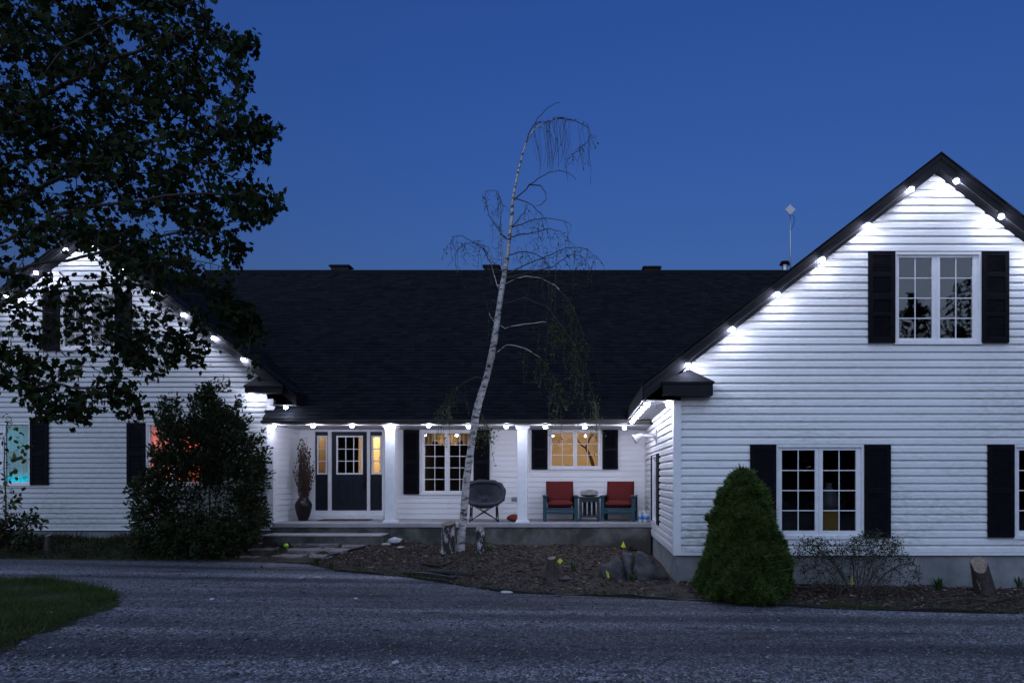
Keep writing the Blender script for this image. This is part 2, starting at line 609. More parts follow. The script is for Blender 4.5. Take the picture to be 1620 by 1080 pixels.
M['birch'] = birch_mat()
M['birch_old'] = mat('old_birch_bark', (0.022, 0.020, 0.020), 0.85, (0.36, 0.34, 0.34), 9, stretch=(1, 1, 0.5), bump=0.5, ramp=(0.50, 0.60))
M['birch_twig'] = mat('birch_twig', (0.035, 0.026, 0.024), 0.8, (0.06, 0.047, 0.042), 12)

# ------------------------------------------------------------------ terrain functions
DB, DL, DR, DP = 18.0, 16.45, 12.2, 16.35     # porch back wall, left gable wall, right gable wall, porch edge
DE = 16.2                                      # porch eave


def zg(x):
    return -0.06 - 0.0155 * max(-16.0, min(10.0, x))


EDGE_PX = [(-260, 885), (0, 885), (200, 887), (395, 886), (470, 889), (530, 903), (640, 912), (720, 924), (800, 937), (965, 943), (1100, 950), (1300, 962), (1540, 969), (1620, 970), (1960, 980)]


def solve_plane(px, py):
    D = 12.0
    for _ in range(20):
        D = (CH - zg(X_(px, D))) * F / (py - CY)
    return X_(px, D), D


EDGE = [solve_plane(*p) for p in EDGE_PX]
EX, EY = [p[0] for p in EDGE], [p[1] for p in EDGE]


def edge_y(x):
    return float(np.interp(x, EX, EY))


def house_y(x):
    if x < -7.4:
        return DL + 0.05
    if x < 1.62:
        return DP + 0.05
    return DR + 0.05


def smooth(t):
    t = max(0.0, min(1.0, t))
    return t * t * (3 - 2 * t)


def rise(x):
    if x < 1.0:
        return 0.235
    return 0.235 + (0.03 - 0.235) * smooth((x - 0.9) / 0.8)


def wob(x, y):
    return 0.018 * math.sin(3.1 * x + 1.7 * y) + 0.012 * math.sin(7.3 * x - 5.1 * y + 1) + 0.008 * math.sin(15.7 * x + 12.3 * y)


def gz(x, y):
    """Ground height at a point."""
    e = edge_y(x)
    if y <= e:
        return zg(x)
    h = DP if x < 1.62 else DR
    if x < -7.4:
        h = DL
    t = (y - e) / max(0.3, h - e)
    return zg(x) + 0.025 + rise(x) * smooth(t * 1.05) + wob(x, y) * min(1, 4 * t)


def gp(px, py):
    D = 12.0
    for _ in range(40):
        x = X_(px, D)
        D2 = (CH - gz(x, D)) * F / (py - CY)
        D = 0.5 * D + 0.5 * D2
    x = X_(px, D)
    return Vector((x, D, gz(x, D)))


# ------------------------------------------------------------------ ground
def sheet(name, xs, yfun, n, mt, zoff=0.0, kind='structure'):
    mb = MB()
    for x in xs:
        ys = yfun(x)
        for j in range(n + 1):
            y = ys[0] + (ys[1] - ys[0]) * j / n
            mb.v.append((x, y, gz(x, y) + zoff - (0.045 if j == 0 else 0)))
    for i in range(len(xs) - 1):
        for j in range(n):
            a = i * (n + 1) + j
            mb.f.append((a, a + n + 1, a + n + 2, a + 1))
    return mb.build(name, mt, smooth=True, kind=kind)


mb = MB()
xs = [-600, -120, -40, -16] + [-14 + 2 * i for i in range(13)] + [16, 40, 120, 600]
ys = [-400, -60, -20, 0, 3, 6, 9, 12, 15, 18, 24, 40, 120, 700]
for x in xs:
    for y in ys:
        mb.v.append((x, y, zg(x)))
for i in range(len(xs) - 1):
    for j in range(len(ys) - 1):
        a = i * len(ys) + j
        mb.f.append((a, a + len(ys), a + len(ys) + 1, a + 1))
mb.build('driveway', M['gravel'], kind='structure')

sheet('garden_bed', [-6.0 + 0.12 * i for i in range(64)] + [1.68, 1.8] + [2.0 + 0.2 * i for i in range(46)], lambda x: (edge_y(x) - 0.02, (house_y(x) if x < 1.62 else DR + 0.05)), 26, M['soil'])
sheet('grass_verge', [-17 + 0.2 * i for i in range(56)], lambda x: (edge_y(x) - 0.02, house_y(x)), 10, M['turf'], zoff=-0.004)


def pts_mesh(name, mt, P, R, tpl_v, tpl_f, scale, parent=None, kind='stuff', smooth_=False):
    """Copies of one small template as one mesh. P: Nx3, R: Nx3x3, scale: N or Nx3."""
    P = np.asarray(P, float)
    tv = np.asarray(tpl_v, float)
    n, k = len(P), len(tv)
    scale = np.asarray(scale, float)
    if scale.ndim == 1:
        scale = np.repeat(scale[:, None], 3, 1)
    loc = tv[None] * scale[:, None, :]
    V = np.einsum('nij,nkj->nki', R, loc) + P[:, None, :]
    V = V.reshape(-1, 3)
    me = bpy.data.meshes.new(name)
    sizes = np.array([len(f) for f in tpl_f])
    flat = np.concatenate([np.array(f) for f in tpl_f])
    idx = (flat[None] + (np.arange(n) * k)[:, None]).reshape(-1)
    me.vertices.add(len(V))
    me.vertices.foreach_set('co', V.reshape(-1))
    me.loops.add(len(idx))
    me.loops.foreach_set('vertex_index', idx.astype(np.int32))
    tot = np.tile(sizes, n)
    st = np.concatenate([[0], np.cumsum(tot)[:-1]])
    me.polygons.add(len(tot))
    me.polygons.foreach_set('loop_start', st.astype(np.int32))
    me.polygons.foreach_set('loop_total', tot.astype(np.int32))
    me.materials.append(mt)
    me.update(calc_edges=True)
    me.validate()
    o = link(name, me, parent)
    if kind:
        o['kind'] = kind
    return o


def rand_rot(n):
    q = nrg.normal(size=(n, 4))
    q /= np.linalg.norm(q, axis=1)[:, None]
    w, x, y, z = q.T
    return np.stack([1 - 2 * (y * y + z * z), 2 * (x * y - z * w), 2 * (x * z + y * w), 2 * (x * y + z * w), 1 - 2 * (x * x + z * z), 2 * (y * z - x * w), 2 * (x * z - y * w), 2 * (y * z + x * w), 1 - 2 * (x * x + y * y)], 1).reshape(n, 3, 3)


def frames(axis, normal):
    """Rotations whose y column is AXIS and z column is near NORMAL."""
    a = axis / np.linalg.norm(axis, axis=1)[:, None]
    x = np.cross(a, normal)
    x /= np.linalg.norm(x, axis=1)[:, None] + 1e-9
    z = np.cross(x, a)
    return np.stack([x, a, z], 2)


def zrot(n):
    a = nrg.uniform(0, 2 * math.pi, n)
    c, s, o, i = np.cos(a), np.sin(a), np.zeros(n), np.ones(n)
    return np.stack([c, -s, o, s, c, o, o, o, i], 1).reshape(n, 3, 3)


OCT_V = [(1, 0, 0), (-0.9, 0.1, 0.1), (0, 1, 0.1), (0.1, -0.9, 0), (0, 0.1, 0.7), (0, 0, -0.6)]
OCT_F = [(0, 2, 4), (2, 1, 4), (1, 3, 4), (3, 0, 4), (2, 0, 5), (1, 2, 5), (3, 1, 5), (0, 3, 5)]

# loose stones on the drive, denser near the camera
N_ = 30000
py = 1085 - 200 * nrg.beta(1.15, 1.9, N_)
px = nrg.uniform(-40, 1660, N_)
D = (CH + 0.06) * F / (py - CY)
x = (px - CX) / F * D
ey = np.interp(x, EX, EY)
# grass island outline on the drive
LAWN_PX = [(-330, 914), (-60, 914), (0, 918), (70, 921), (130, 929), (175, 940), (186, 950), (172, 962), (140, 976), (100, 990), (60, 1005), (0, 1030), (-60, 1050), (-330, 1100)]
LAWN = [solve_plane(*p) for p in LAWN_PX]


def in_poly(xx, yy, poly):
    xx, yy = np.asarray(xx, float), np.asarray(yy, float)
    r = np.zeros(xx.shape, bool)
    for i in range(len(poly)):
        (x1, y1), (x2, y2) = poly[i], poly[i - 1]
        c = ((y1 > yy) != (y2 > yy)) & (xx < (x2 - x1) * (yy - y1) / ((y2 - y1) + 1e-12) + x1)
        r ^= c
    return r


keep = (D < ey - 0.02) & ~in_poly(x, D, LAWN)
x, D = x[keep], D[keep]
sz = nrg.gamma(2.6, 0.0032, len(x)) + 0.004
sz = np.where(nrg.random(len(x)) < 0.004, sz * 2.2, sz)
sc3 = np.stack([sz, sz * nrg.uniform(0.6, 1, len(x)), sz * nrg.uniform(0.45, 0.8, len(x))], 1)
zz = -0.06 - 0.0155 * np.clip(x, -16, 10) + sz * 0.25
pts_mesh('gravel', M['stone'], np.stack([x, D, zz], 1), zrot(len(x)), OCT_V, OCT_F, sc3)

# lawn island
mb = MB()
c = np.mean(np.array(LAWN), 0)
fine = []
for i in range(len(LAWN)):
    a, b = LAWN[i], LAWN[(i + 1) % len(LAWN)]
    for t in np.linspace(0, 1, 8, endpoint=False):
        xx, yy = a[0] + (b[0] - a[0]) * t, a[1] + (b[1] - a[1]) * t
        k = 0.06 * math.sin(xx * 9 + yy * 7) + 0.04 * math.sin(xx * 21 - yy * 17)
        fine.append((xx + k, yy + k))
n = len(fine)
for q, h in ((1.0, 0.004), (0.93, 0.035), (0.6, 0.06)):
    for p in fine:
        xx, yy = c[0] + (p[0] - c[0]) * q, c[1] + (p[1] - c[1]) * q
        mb.v.append((xx, yy, zg(xx) + h))
mb.v.append((c[0], c[1], zg(c[0]) + 0.07))
for k in range(2):
    for i in range(n):
        j = (i + 1) % n
        mb.f.append((k * n + i, k * n + j, (k + 1) * n + j, (k + 1) * n + i))
for i in range(n):
    mb.f.append((2 * n + i, 2 * n + (i + 1) % n, 3 * n))
mb.build('lawn', M['turf'], kind='structure', smooth=True)

BLADE_V = [(-0.5, 0, 0), (0.5, 0, 0), (0.32, 0.45, 0.08), (-0.32, 0.45, 0.08), (0, 1, 0.35)]
BLADE_F = [(0, 1, 2, 3), (3, 2, 4)]


def blades(name, P, length, width, mt, spread=0.5, parent=None, kind='stuff', lean=None):
    n = len(P)
    ax = np.stack([nrg.normal(0, spread, n), nrg.normal(0, spread, n), np.ones(n)], 1)
    if lean is not None:
        ax += lean
    nm = np.stack([nrg.normal(0, 1, n), nrg.normal(0, 1, n), np.full(n, 0.1)], 1)
    R = frames(ax, nm)
    return pts_mesh(name, mt, P, R, BLADE_V, BLADE_F, np.stack([width, length, length], 1), parent, kind)


bb = np.array(LAWN)
gx = nrg.uniform(max(bb[:, 0].min(), -12), bb[:, 0].max() + 0.2, 110000)
gy = nrg.uniform(bb[:, 1].min(), bb[:, 1].max() + 0.2, 110000)
jit = nrg.normal(0, 0.05, (2, 110000))
keep = in_poly(gx + jit[0], gy + jit[1], LAWN)
gx, gy = gx[keep][:45000], gy[keep][:45000]
gzv = np.array([zg(v) for v in gx]) + 0.045
ln = nrg.uniform(0.035, 0.11, len(gx)) * (1 + 0.6 * np.sin(gx * 3.1) * np.sin(gy * 4.3))
blades('lawn_grass', np.stack([gx, gy, gzv], 1), ln, np.full(len(gx), 0.009), M['grass'], 0.6)

# verge grass in front of the gable on the left, taller and untidy
gx = nrg.uniform(-15, -6.6, 9000)
t_ = nrg.beta(1.1, 1.1, 9000)
gy = np.array([edge_y(a) + 0.05 + (house_y(a) - 0.1 - edge_y(a)) * b for a, b in zip(gx, t_)])
gzv = np.array([gz(a, b) for a, b in zip(gx, gy)])
ln = nrg.uniform(0.05, 0.2, 9000) * (0.7 + 0.6 * np.sin(gx * 2.3 + 1) ** 2)
blades('verge_grass', np.stack([gx, gy, gzv], 1), ln, nrg.uniform(0.008, 0.02, 9000), M['verge'], 0.7)

# mulch chips in the bed
gx = np.concatenate([nrg.uniform(-5.8, 1.5, 13000), nrg.uniform(1.7, 9.0, 6000)])
t_ = nrg.random(len(gx)) ** 0.8
gy = np.array([edge_y(a) + 0.03 + (house_y(a) - 0.07 - edge_y(a)) * b for a, b in zip(gx, t_)])
gzv = np.array([gz(a, b) for a, b in zip(gx, gy)]) + 0.006
sz = nrg.gamma(1.8, 0.012, len(gx)) + 0.008
sc3 = np.stack([sz, sz * nrg.uniform(0.25, 0.8, len(gx)), sz * nrg.uniform(0.2, 0.5, len(gx))], 1)
tilt = rand_rot(len(gx)) * 0.25 + zrot(len(gx)) * 0.9
pts_mesh('mulch', M['chip'], np.stack([gx, gy, gzv], 1), tilt, OCT_V, OCT_F, sc3)

# ------------------------------------------------------------------ the house
H0 = Vector((-2.9, 17.0, 0.15))
house = thing('white_house', 'long white sided house with two front gables, black roof and covered porch', 'house', H0)


class Front:
    """Wall facing the camera at depth D."""
    def __init__(s, D): s.D = D
    def p(s, u, z, n): return (u, s.D - n, z)


class FaceL:
    """Wall facing -X at X."""
    def __init__(s, X): s.X = X
    def p(s, u, z, n): return (s.X - n, u, z)


class FaceR:
    """Wall facing +X at X."""
    def __init__(s, X): s.X = X
    def p(s, u, z, n): return (s.X + n, u, z)


def pbox(mb, pl, u0, u1, z0, z1, n0, n1):
    a, b = pl.p(u0, z0, n0), pl.p(u1, z1, n1)
    mb.box(a[0], b[0], a[1], b[1], a[2], b[2])


LAP = [(0.0, 0.0), (0.0, 0.029), (0.05, 0.0305), (0.58, 0.028), (0.65, 0.0245), (0.74, 0.010), (0.80, 0.000), (1.0, -0.004)]
CLAP = [(0.0, 0.0), (0.0, 0.018), (0.05, 0.0195), (0.55, 0.012), (1.0, 0.002)]


def prof_between(prof, t0, t1):
    if t0 <= 1e-6:
        pts = [p for p in prof if p[0] <= t1 - 1e-6]
    else:
        pts = [(t0, 0.0), (t0, float(np.interp(t0, [p[0] for p in prof[1:]], [p[1] for p in prof[1:]])))] + [p for p in prof if t0 + 1e-6 < p[0] < t1 - 1e-6]
    pts = pts + [(t1, float(np.interp(t1, [p[0] for p in prof[1:]], [p[1] for p in prof[1:]])))]
    return pts


SEAMS = [28]


def siding(pl, z0, z1, h, bounds, holes, prof, mt='siding'):
    """One object per visible board. BOUNDS(z) -> (u0, u1) or None; HOLES: rectangles (u0, u1, z0, z1)."""
    k = 0
    z = z0
    while z < z1 - 0.01:
        zt = min(z + h, z1)
        cuts = sorted({z, zt} | {q for hl in holes for q in (hl[2], hl[3]) if z + 0.004 < q < zt - 0.004})
        rows = []
        for a, b in zip(cuts[:-1], cuts[1:]):
            ba, bb_ = bounds(a), bounds(b)
            if ba is None:
                continue
            if bb_ is None:
                mid = 0.5 * (ba[0] + ba[1])
                bb_ = (mid, mid)
            segs = [(ba[0], ba[1], bb_[0], bb_[1])]
            for hl in holes:
                if hl[2] < b - 0.002 and hl[3] > a + 0.002:
                    nx = []
                    for s0, s1, t0, t1 in segs:
                        if hl[1] <= s0 or hl[0] >= s1:
                            nx.append((s0, s1, t0, t1))
                        else:
                            if hl[0] > s0 + 0.01:
                                nx.append((s0, hl[0], t0, hl[0]))
                            if hl[1] < s1 - 0.01:
                                nx.append((hl[1], s1, hl[1], t1))
                    segs = nx
            rows.append((a, b, segs))
        pieces = []
        for a, b, segs in rows:
            for sg in segs:
                mbp = MB()
                pr = prof_between(prof, (a - z) / h, (b - z) / h)
                vs = []
                jit = nrg.uniform(-0.0008, 0.0008)
                for t, n in pr:
                    zz_ = z + t * h
                    q = (zz_ - a) / (b - a)
                    ul, ur = sg[0] + (sg[2] - sg[0]) * q, sg[1] + (sg[3] - sg[1]) * q
                    vs += [pl.p(ul, zz_, n + jit * (n > 0.006)), pl.p(ur, zz_, n + jit * (n > 0.006))]
                fs = [(2 * i, 2 * i + 1, 2 * i + 3, 2 * i + 2) for i in range(len(pr) - 1)]
                mbp.add(vs, fs)
                pieces.append(mbp)
        if len(rows) == 1 and k < 1000 and len(pieces) == 1 and mt == 'siding' and prof is LAP and rng.random() < 0.75 and isinstance(pl, Front) and SEAMS[0] > 0:
            sg = rows[0][2][0]
            if sg[1] - sg[0] > 4.5:
                SEAMS[0] -= 1
                cu = rng.uniform(max(sg[0], sg[2]) + 1.0, min(sg[1], sg[3]) - 1.0)
                v0, out_ = pieces[0].v, []
                for side in (0, 1):
                    q = MB()
                    for i in range(0, len(v0), 2):
                        pa, pb = v0[i], v0[i + 1]
                        if side == 0:
                            q.v += [pa, (cu + 0.012, pb[1] - 0.0016, pb[2])]
                        else:
                            q.v += [(cu, pa[1], pa[2]), pb]
                    q.f = list(pieces[0].f)
                    out_.append(q)
                pieces = out_
        if len(rows) > 1:
            one = MB()
            for p_ in pieces:
                one.add(p_.v, p_.f)
            pieces = [one]
        for p_ in pieces:
            p_.build('siding_board', M[mt], house)
            k += 1
        z = zt
    return k


def window(pl, u0, u1, z0, z1, glass, gz0, gz1, cols, rows, sill=True):
    """Casing (the part) with sash frames, muntins and panes under it."""
    t = 0.045
    mb = MB()
    for a, b, c_, d in ((u0, u1, z1 - t, z1), (u0, u1, z0, z0 + t), (u0, u0 + t, z0 + t, z1 - t), (u1 - t, u1, z0 + t, z1 - t)):
        pbox(mb, pl, a, b, c_, d, -0.05, 0.040)
    w = mb.build('window', M['trim'], house, bevel=0.004)
    fr = MB()
    edges = [u0 + t]
    for a, b in zip(glass[:-1], glass[1:]):
        edges.append(0.5 * (a[1] + b[0]))
    edges.append(u1 - t)
    for (ga, gb), e0, e1 in zip(glass, edges[:-1], edges[1:]):
        e0, e1 = e0 + 0.002, e1 - 0.002
        pbox(fr, pl, e0, ga, z0 + t, z1 - t, -0.05, 0.012)
        pbox(fr, pl, gb, e1, z0 + t, z1 - t, -0.05, 0.012)
        pbox(fr, pl, ga, gb, gz1, z1 - t, -0.05, 0.010)
        pbox(fr, pl, ga, gb, z0 + t, gz0, -0.05, 0.010)
    fr.build('sash', M['trim'], w, bevel=0.003)
    if sill:
        sm = MB()
        pbox(sm, pl, u0 - 0.01, u1 + 0.01, z0 - 0.025, z0 - 0.001, -0.02, 0.05)
        sm.build('sill', M['trim'], w)
    bar = 0.0085
    for ga, gb in glass:
        for i in range(1, cols):
            m1 = MB()
            u = ga + (gb - ga) * i / cols
            pbox(m1, pl, u - bar, u + bar, gz0, gz1, -0.018, -0.002)
            m1.build('muntin', M['trim'], w)
        for j in range(1, rows):
            m1 = MB()
            zz_ = gz0 + (gz1 - gz0) * j / rows
            pbox(m1, pl, ga, gb, zz_ - bar, zz_ + bar, -0.017, -0.003)
            m1.build('muntin', M['trim'], w)
        for i in range(cols):
            for j in range(rows):
                ua, ub = ga + (gb - ga) * i / cols, ga + (gb - ga) * (i + 1) / cols
                za, zb = gz0 + (gz1 - gz0) * j / rows, gz0 + (gz1 - gz0) * (j + 1) / rows
                m1 = MB()
                # each pane sits very slightly out of true, so reflections break from pane to pane
                e1, e2, e3 = (nrg.normal(0, 0.0006) for _ in range(3))
                m1.add([pl.p(ua, za, -0.012 + e1), pl.p(ub, za, -0.012 + e2), pl.p(ub, zb, -0.012 + e2 + e3), pl.p(ua, zb, -0.012 + e1 + e3)], [(0, 1, 2, 3)])
                m1.build('pane', M['glass'], w)
    return w


def shutter(pl, u0, u1, z0, z1, banks, base=0.0):
    """Louvred shutter: a frame with banks of slats. BANKS: list of (z0, z1)."""
    u0, u1 = u0 + 0.003, u1 - 0.003
    st = 0.16 * (u1 - u0)
    mb = MB()
    pbox(mb, pl, u0, u0 + st, z0, z1, 0.025 + base, 0.075 + base)
    pbox(mb, pl, u1 - st, u1, z0, z1, 0.025 + base, 0.075 + base)
    e = z0
    for a, b in banks + [(z1, z1)]:
        pbox(mb, pl, u0 + st, u1 - st, e, a, 0.026 + base, 0.074 + base)
        e = b
    pbox(mb, pl, u0 + st, u1 - st, z0 + 0.01, z1 - 0.01, 0.024 + base, 0.046 + base)
    s_ = mb.build('shutter', M['shutter'], house)
    for a, b in banks:
        lm = MB()
        n = max(3, int((b - a) / 0.03))
        for i in range(n):
            za = a + (b - a) * i / n
            zb = a + (b - a) * (i + 1) / n
            lm.add([pl.p(u0 + st, za + 0.002, 0.071 + base), pl.p(u1 - st, za + 0.002, 0.071 + base), pl.p(u1 - st, zb + 0.004, 0.048 + base), pl.p(u0 + st, zb + 0.004, 0.048 + base),
                    pl.p(u0 + st, za - 0.003, 0.064 + base), pl.p(u1 - st, za - 0.003, 0.064 + base)], [(0, 1, 2, 3), (4, 5, 1, 0)])
        lm.build('louver', M['shutter'], s_, kind='stuff')
    return s_


def room(u0, u1, z0, z1, D0, D1, mt, name='interior_wall', floor=None):
    mb = MB()
    v = [(u0, D0, z0), (u1, D0, z0), (u1, D0, z1), (u0, D0, z1), (u0, D1, z0), (u1, D1, z0), (u1, D1, z1), (u0, D1, z1)]
    mb.add(v, [(4, 5, 6, 7), (0, 4, 7, 3), (1, 2, 6, 5), (0, 1, 5, 4), (3, 7, 6, 2)])
    return mb.build(name, mt, house)


def lampdisc(name, x, y, z, r, mt):
    mb = MB()
    mb.lathe([(r * 0.2, 0), (r, 0.0), (r, 0.03), (r * 0.2, 0.03)], 14, (x, y, z))
    return mb.build(name, mt, house)


# --- outlines
GA = Vector((X_(1488, 12.0), 0, Z_(243, 12.0)))      # apex of the right gable roof
RS = 0.776                                              # rake slope
EAVE_R = X_(1019, 12.0)
XR0, XR1 = 1.592, 2 * GA.x - 1.592                      # walls of the right wing
TH = 0.27
LA = Vector((-11.75, 0, 7.65))                          # apex of the left gable roof
XL1 = -7.39
XL0 = 2 * LA.x - XL1
EAVE_L = LA.x + 4.99
SBR, SBL = Z_(876, DR), Z_(837, DL)                     # bottoms of the siding
PF = 0.73                                               # porch floor
CEIL = 3.035

frontR, frontL, frontB = Front(DR), Front(DL), Front(DB)
sideR, sideL = FaceL(XR0), FaceR(XL1)


def gable_bounds(ap, slope, x0, x1, th):
    def f(z):
        w = (ap.z - th - 0.004 - z) / slope
        if w <= 0.02:
            return None
        return (max(x0, ap.x - w), min(x1, ap.x + w))
    return f


def rect(pl_D, x0, x1, y0, y1):
    return (X_(x0, pl_D), X_(x1, pl_D), Z_(y1, pl_D), Z_(y0, pl_D))


# --- right gable front
holes = []
wspec = []
for (o, g, yy, yg, c_, r_) in (
        ((1414, 1551), [(1421.7, 1474), (1486.7, 1538)], (400, 543), (408, 535), 2, 4),
        ((1226.7, 1365.7), [(1236.7, 1289), (1301.5, 1353.6)], (703.4, 850), (712, 839), 2, 4),
        ((1602, 1741), [(1611.5, 1664), (1676.5, 1728.5)], (703.4, 850), (712, 839), 2, 4)):
    hl = rect(DR, o[0], o[1], yy[0], yy[1])
    holes.append(hl)
    window(frontR, *hl, [(X_(a, DR), X_(b, DR)) for a, b in g], Z_(yg[1], DR), Z_(yg[0], DR), c_, r_)
siding(frontR, SBR + 0.03, GA.z - TH, 0.1355, gable_bounds(GA, RS, XR0 + 0.10, XR1, TH), holes, LAP)
mb = MB()
pbox(mb, frontR, XR0 - 0.012, XR1, SBR - 0.02, SBR + 0.028, 0.0, 0.031)
mb.build('starter_strip', M['trim'], house)
for x0, x1, y0, y1, four in ((1371.7, 1414, 399, 543, 1), (1551, 1593, 399, 543, 1), (1185.5, 1226.7, 703.4, 849, 0), (1365.7, 1407, 703.4, 849, 0), (1560, 1601.6, 703.4, 849, 0)):
    u0, u1, z0, z1 = rect(DR, x0, x1, y0, y1)
    h_ = z1 - z0
    if four:
        bk = [(z0 + h_ * a, z0 + h_ * b) for a, b in ((0.06, 0.29), (0.33, 0.47), (0.535, 0.72), (0.77, 0.95))]
    else:
        bk = [(z0 + h_ * a, z0 + h_ * b) for a, b in ((0.05, 0.47), (0.53, 0.95))]
    shutter(frontR, u0, u1, z0, z1, bk)

# --- right wing, wall along the porch (faces -X)
WD0, WD1 = 15.07, 15.96
wz0, wz1 = 0.82, 2.30
window(sideR, WD0, WD1, wz0, wz1, [(WD0 + 0.09, WD1 - 0.09)], wz0 + 0.09, wz1 - 0.09, 2, 4)
h_ = wz1 - wz0
for a, b in ((WD0 - 0.5, WD0), (WD1, WD1 + 0.34)):
    shutter(sideR, a, b, wz0 - 0.02, wz1 + 0.02, [(wz0 + 0.06, wz0 + h_ * 0.47), (wz0 + h_ * 0.53, wz1 - 0.06)], -0.03)
siding(sideR, SBR + 0.03, 3.165, 0.1355, lambda z: (DR + 0.10, DB - 0.0) if z > PF - 0.01 else (DR + 0.10, DP + 0.0), [(WD0 - 0.5, WD1 + 0.34, wz0 - 0.02, wz1 + 0.02)], LAP)
mb = MB()
pbox(mb, sideR, DR, DP + 0.0, SBR - 0.02, SBR + 0.028, 0.0, 0.024)
pbox(mb, sideR, DR + 0.1, DP, SBR + 0.03, SBR + 0.12, 0.018, 0.026)
mb.build('starter_strip', M['trim'], house)
mb = MB()   # corner board, wraps both faces
mb.box(XR0 - 0.034, XR0 + 0.10, DR - 0.036, DR - 0.001, SBR - 0.02, 3.165)
mb.box(XR0 - 0.036, XR0 - 0.001, DR + 0.0, DR + 0.10, SBR - 0.02, 3.165)
mb.build('corner_board', M['trim'], house)
mb = MB()   # inside corner trim on the porch
mb.box(XR0 - 0.045, XR0 - 0.02, DB - 0.04, DB - 0.015, PF, CEIL)
mb.build('corner_trim', M['trim'], house)

# --- left gable front
holes = []
for (o, g, yy, yg, c_, r_) in (
        ((-40, 50.5), [(-35, 0.5), (9.5, 46)], (668.4, 766.5), (672, 762), 1, 1),
        ((232, 322), [(238, 272.5), (281.5, 317)], (669, 766.7), (673, 762), 1, 1),
        ((97, 184), [(102, 135.5), (145.5, 179)], (463, 553), (468, 547), 2, 4)):
    hl = rect(DL, o[0], o[1], yy[0], yy[1])
    holes.append(hl)
    window(frontL, *hl, [(X_(a, DL), X_(b, DL)) for a, b in g], Z_(yg[1], DL), Z_(yg[0], DL), c_, r_)
siding(frontL, SBL + 0.03, LA.z - TH, 0.1195, gable_bounds(LA, RS, max(XL0, -14.9), XL1 - 0.13, TH), holes, LAP, 'siding_grimy_shaded')
mb = MB()
pbox(mb, frontL, -15.2, XL1 - 0.125, SBL - 0.02, SBL + 0.028, 0.0, 0.031)
mb.build('starter_strip', M['trim'], house)
for x0, x1, y0, y1, four in ((50.5, 79, 668.4, 766.5, 0), (203, 232, 669, 766.7, 0), (322, 351, 669, 766.7, 0), (70.5, 97, 463, 555, 0), (184, 210.5, 463, 555, 0)):
    u0, u1, z0, z1 = rect(DL, x0, x1, y0, y1)
    h_ = z1 - z0
    shutter(frontL, u0, u1, z0, z1, [(z0 + h_ * a, z0 + h_ * b) for a, b in ((0.05, 0.47), (0.53, 0.95))])
mb = MB()
mb.box(XL1 - 0.125, XL1 + 0.024, DL - 0.036, DL - 0.001, SBL - 0.02, 3.66)
mb.box(XL1 + 0.001, XL1 + 0.026, DL, DL + 0.10, PF, 3.66)
mb.build('corner_board', M['trim'], house)
siding(sideL, PF, CEIL, 0.136, lambda z: (DL + 0.10, DB), [], CLAP, 'siding_clean')

# --- porch back wall
holes = []
for (o, g, yy, yg, c_, r_) in (
        ((664, 749.6), [(672, 703.7), (711.5, 743)], (679.4, 781), (685, 776), 2, 5),
        ((866.7, 952.8), [(873, 906.4), (913, 946)], (679.7, 741.7), (684.4, 736.7), 2, 3)):
    hl = rect(DB, o[0], o[1], yy[0], yy[1])
    holes.append(hl)
    window(frontB, *hl, [(X_(a, DB), X_(b, DB)) for a, b in g], Z_(yg[1], DB), Z_(yg[0], DB), c_, r_)
doorhole = (X_(492, DB), X_(608, DB), PF, Z_(679.4, DB))
siding(frontB, PF, CEIL, 0.136, lambda z: (XL1 + 0.01, XR0), holes + [doorhole], CLAP, 'siding_clean')
for x0, x1, y0, y1 in ((639, 664, 680, 781), (749.6, 775, 680, 781), (841, 866.7, 679.6, 742), (952.8, 977.8, 679.6, 742)):
    u0, u1, z0, z1 = rect(DB, x0, x1, y0, y1)
    h_ = z1 - z0
    shutter(frontB, u0, u1, z0, z1, [(z0 + h_ * a, z0 + h_ * b) for a, b in ((0.05, 0.47), (0.53, 0.95))])

# --- entrance: casing, door, two sidelights, step
xd = lambda p: X_(p, DB)
zd = lambda p: Z_(p, DB)
mb = MB()
for a, b in ((492, 499), (519.6, 525), (581.2, 586), (605, 608)):
    pbox(mb, frontB, xd(a), xd(b), zd(813.6), zd(682.6), -0.02, 0.045)
pbox(mb, frontB, xd(492), xd(608), zd(682.6), zd(679.4), -0.02, 0.048)
mb.build('door_casing', M['trim'], house, bevel=0.004)
mb = MB()
pbox(mb, frontB, xd(490), xd(609), zd(813.6), zd(807), -0.02, 0.16)
pbox(mb, frontB, xd(488), xd(610), PF + 0.001, zd(813.6), -0.02, 0.26)
mb.build('door_step', M['trim'], house, bevel=0.008)


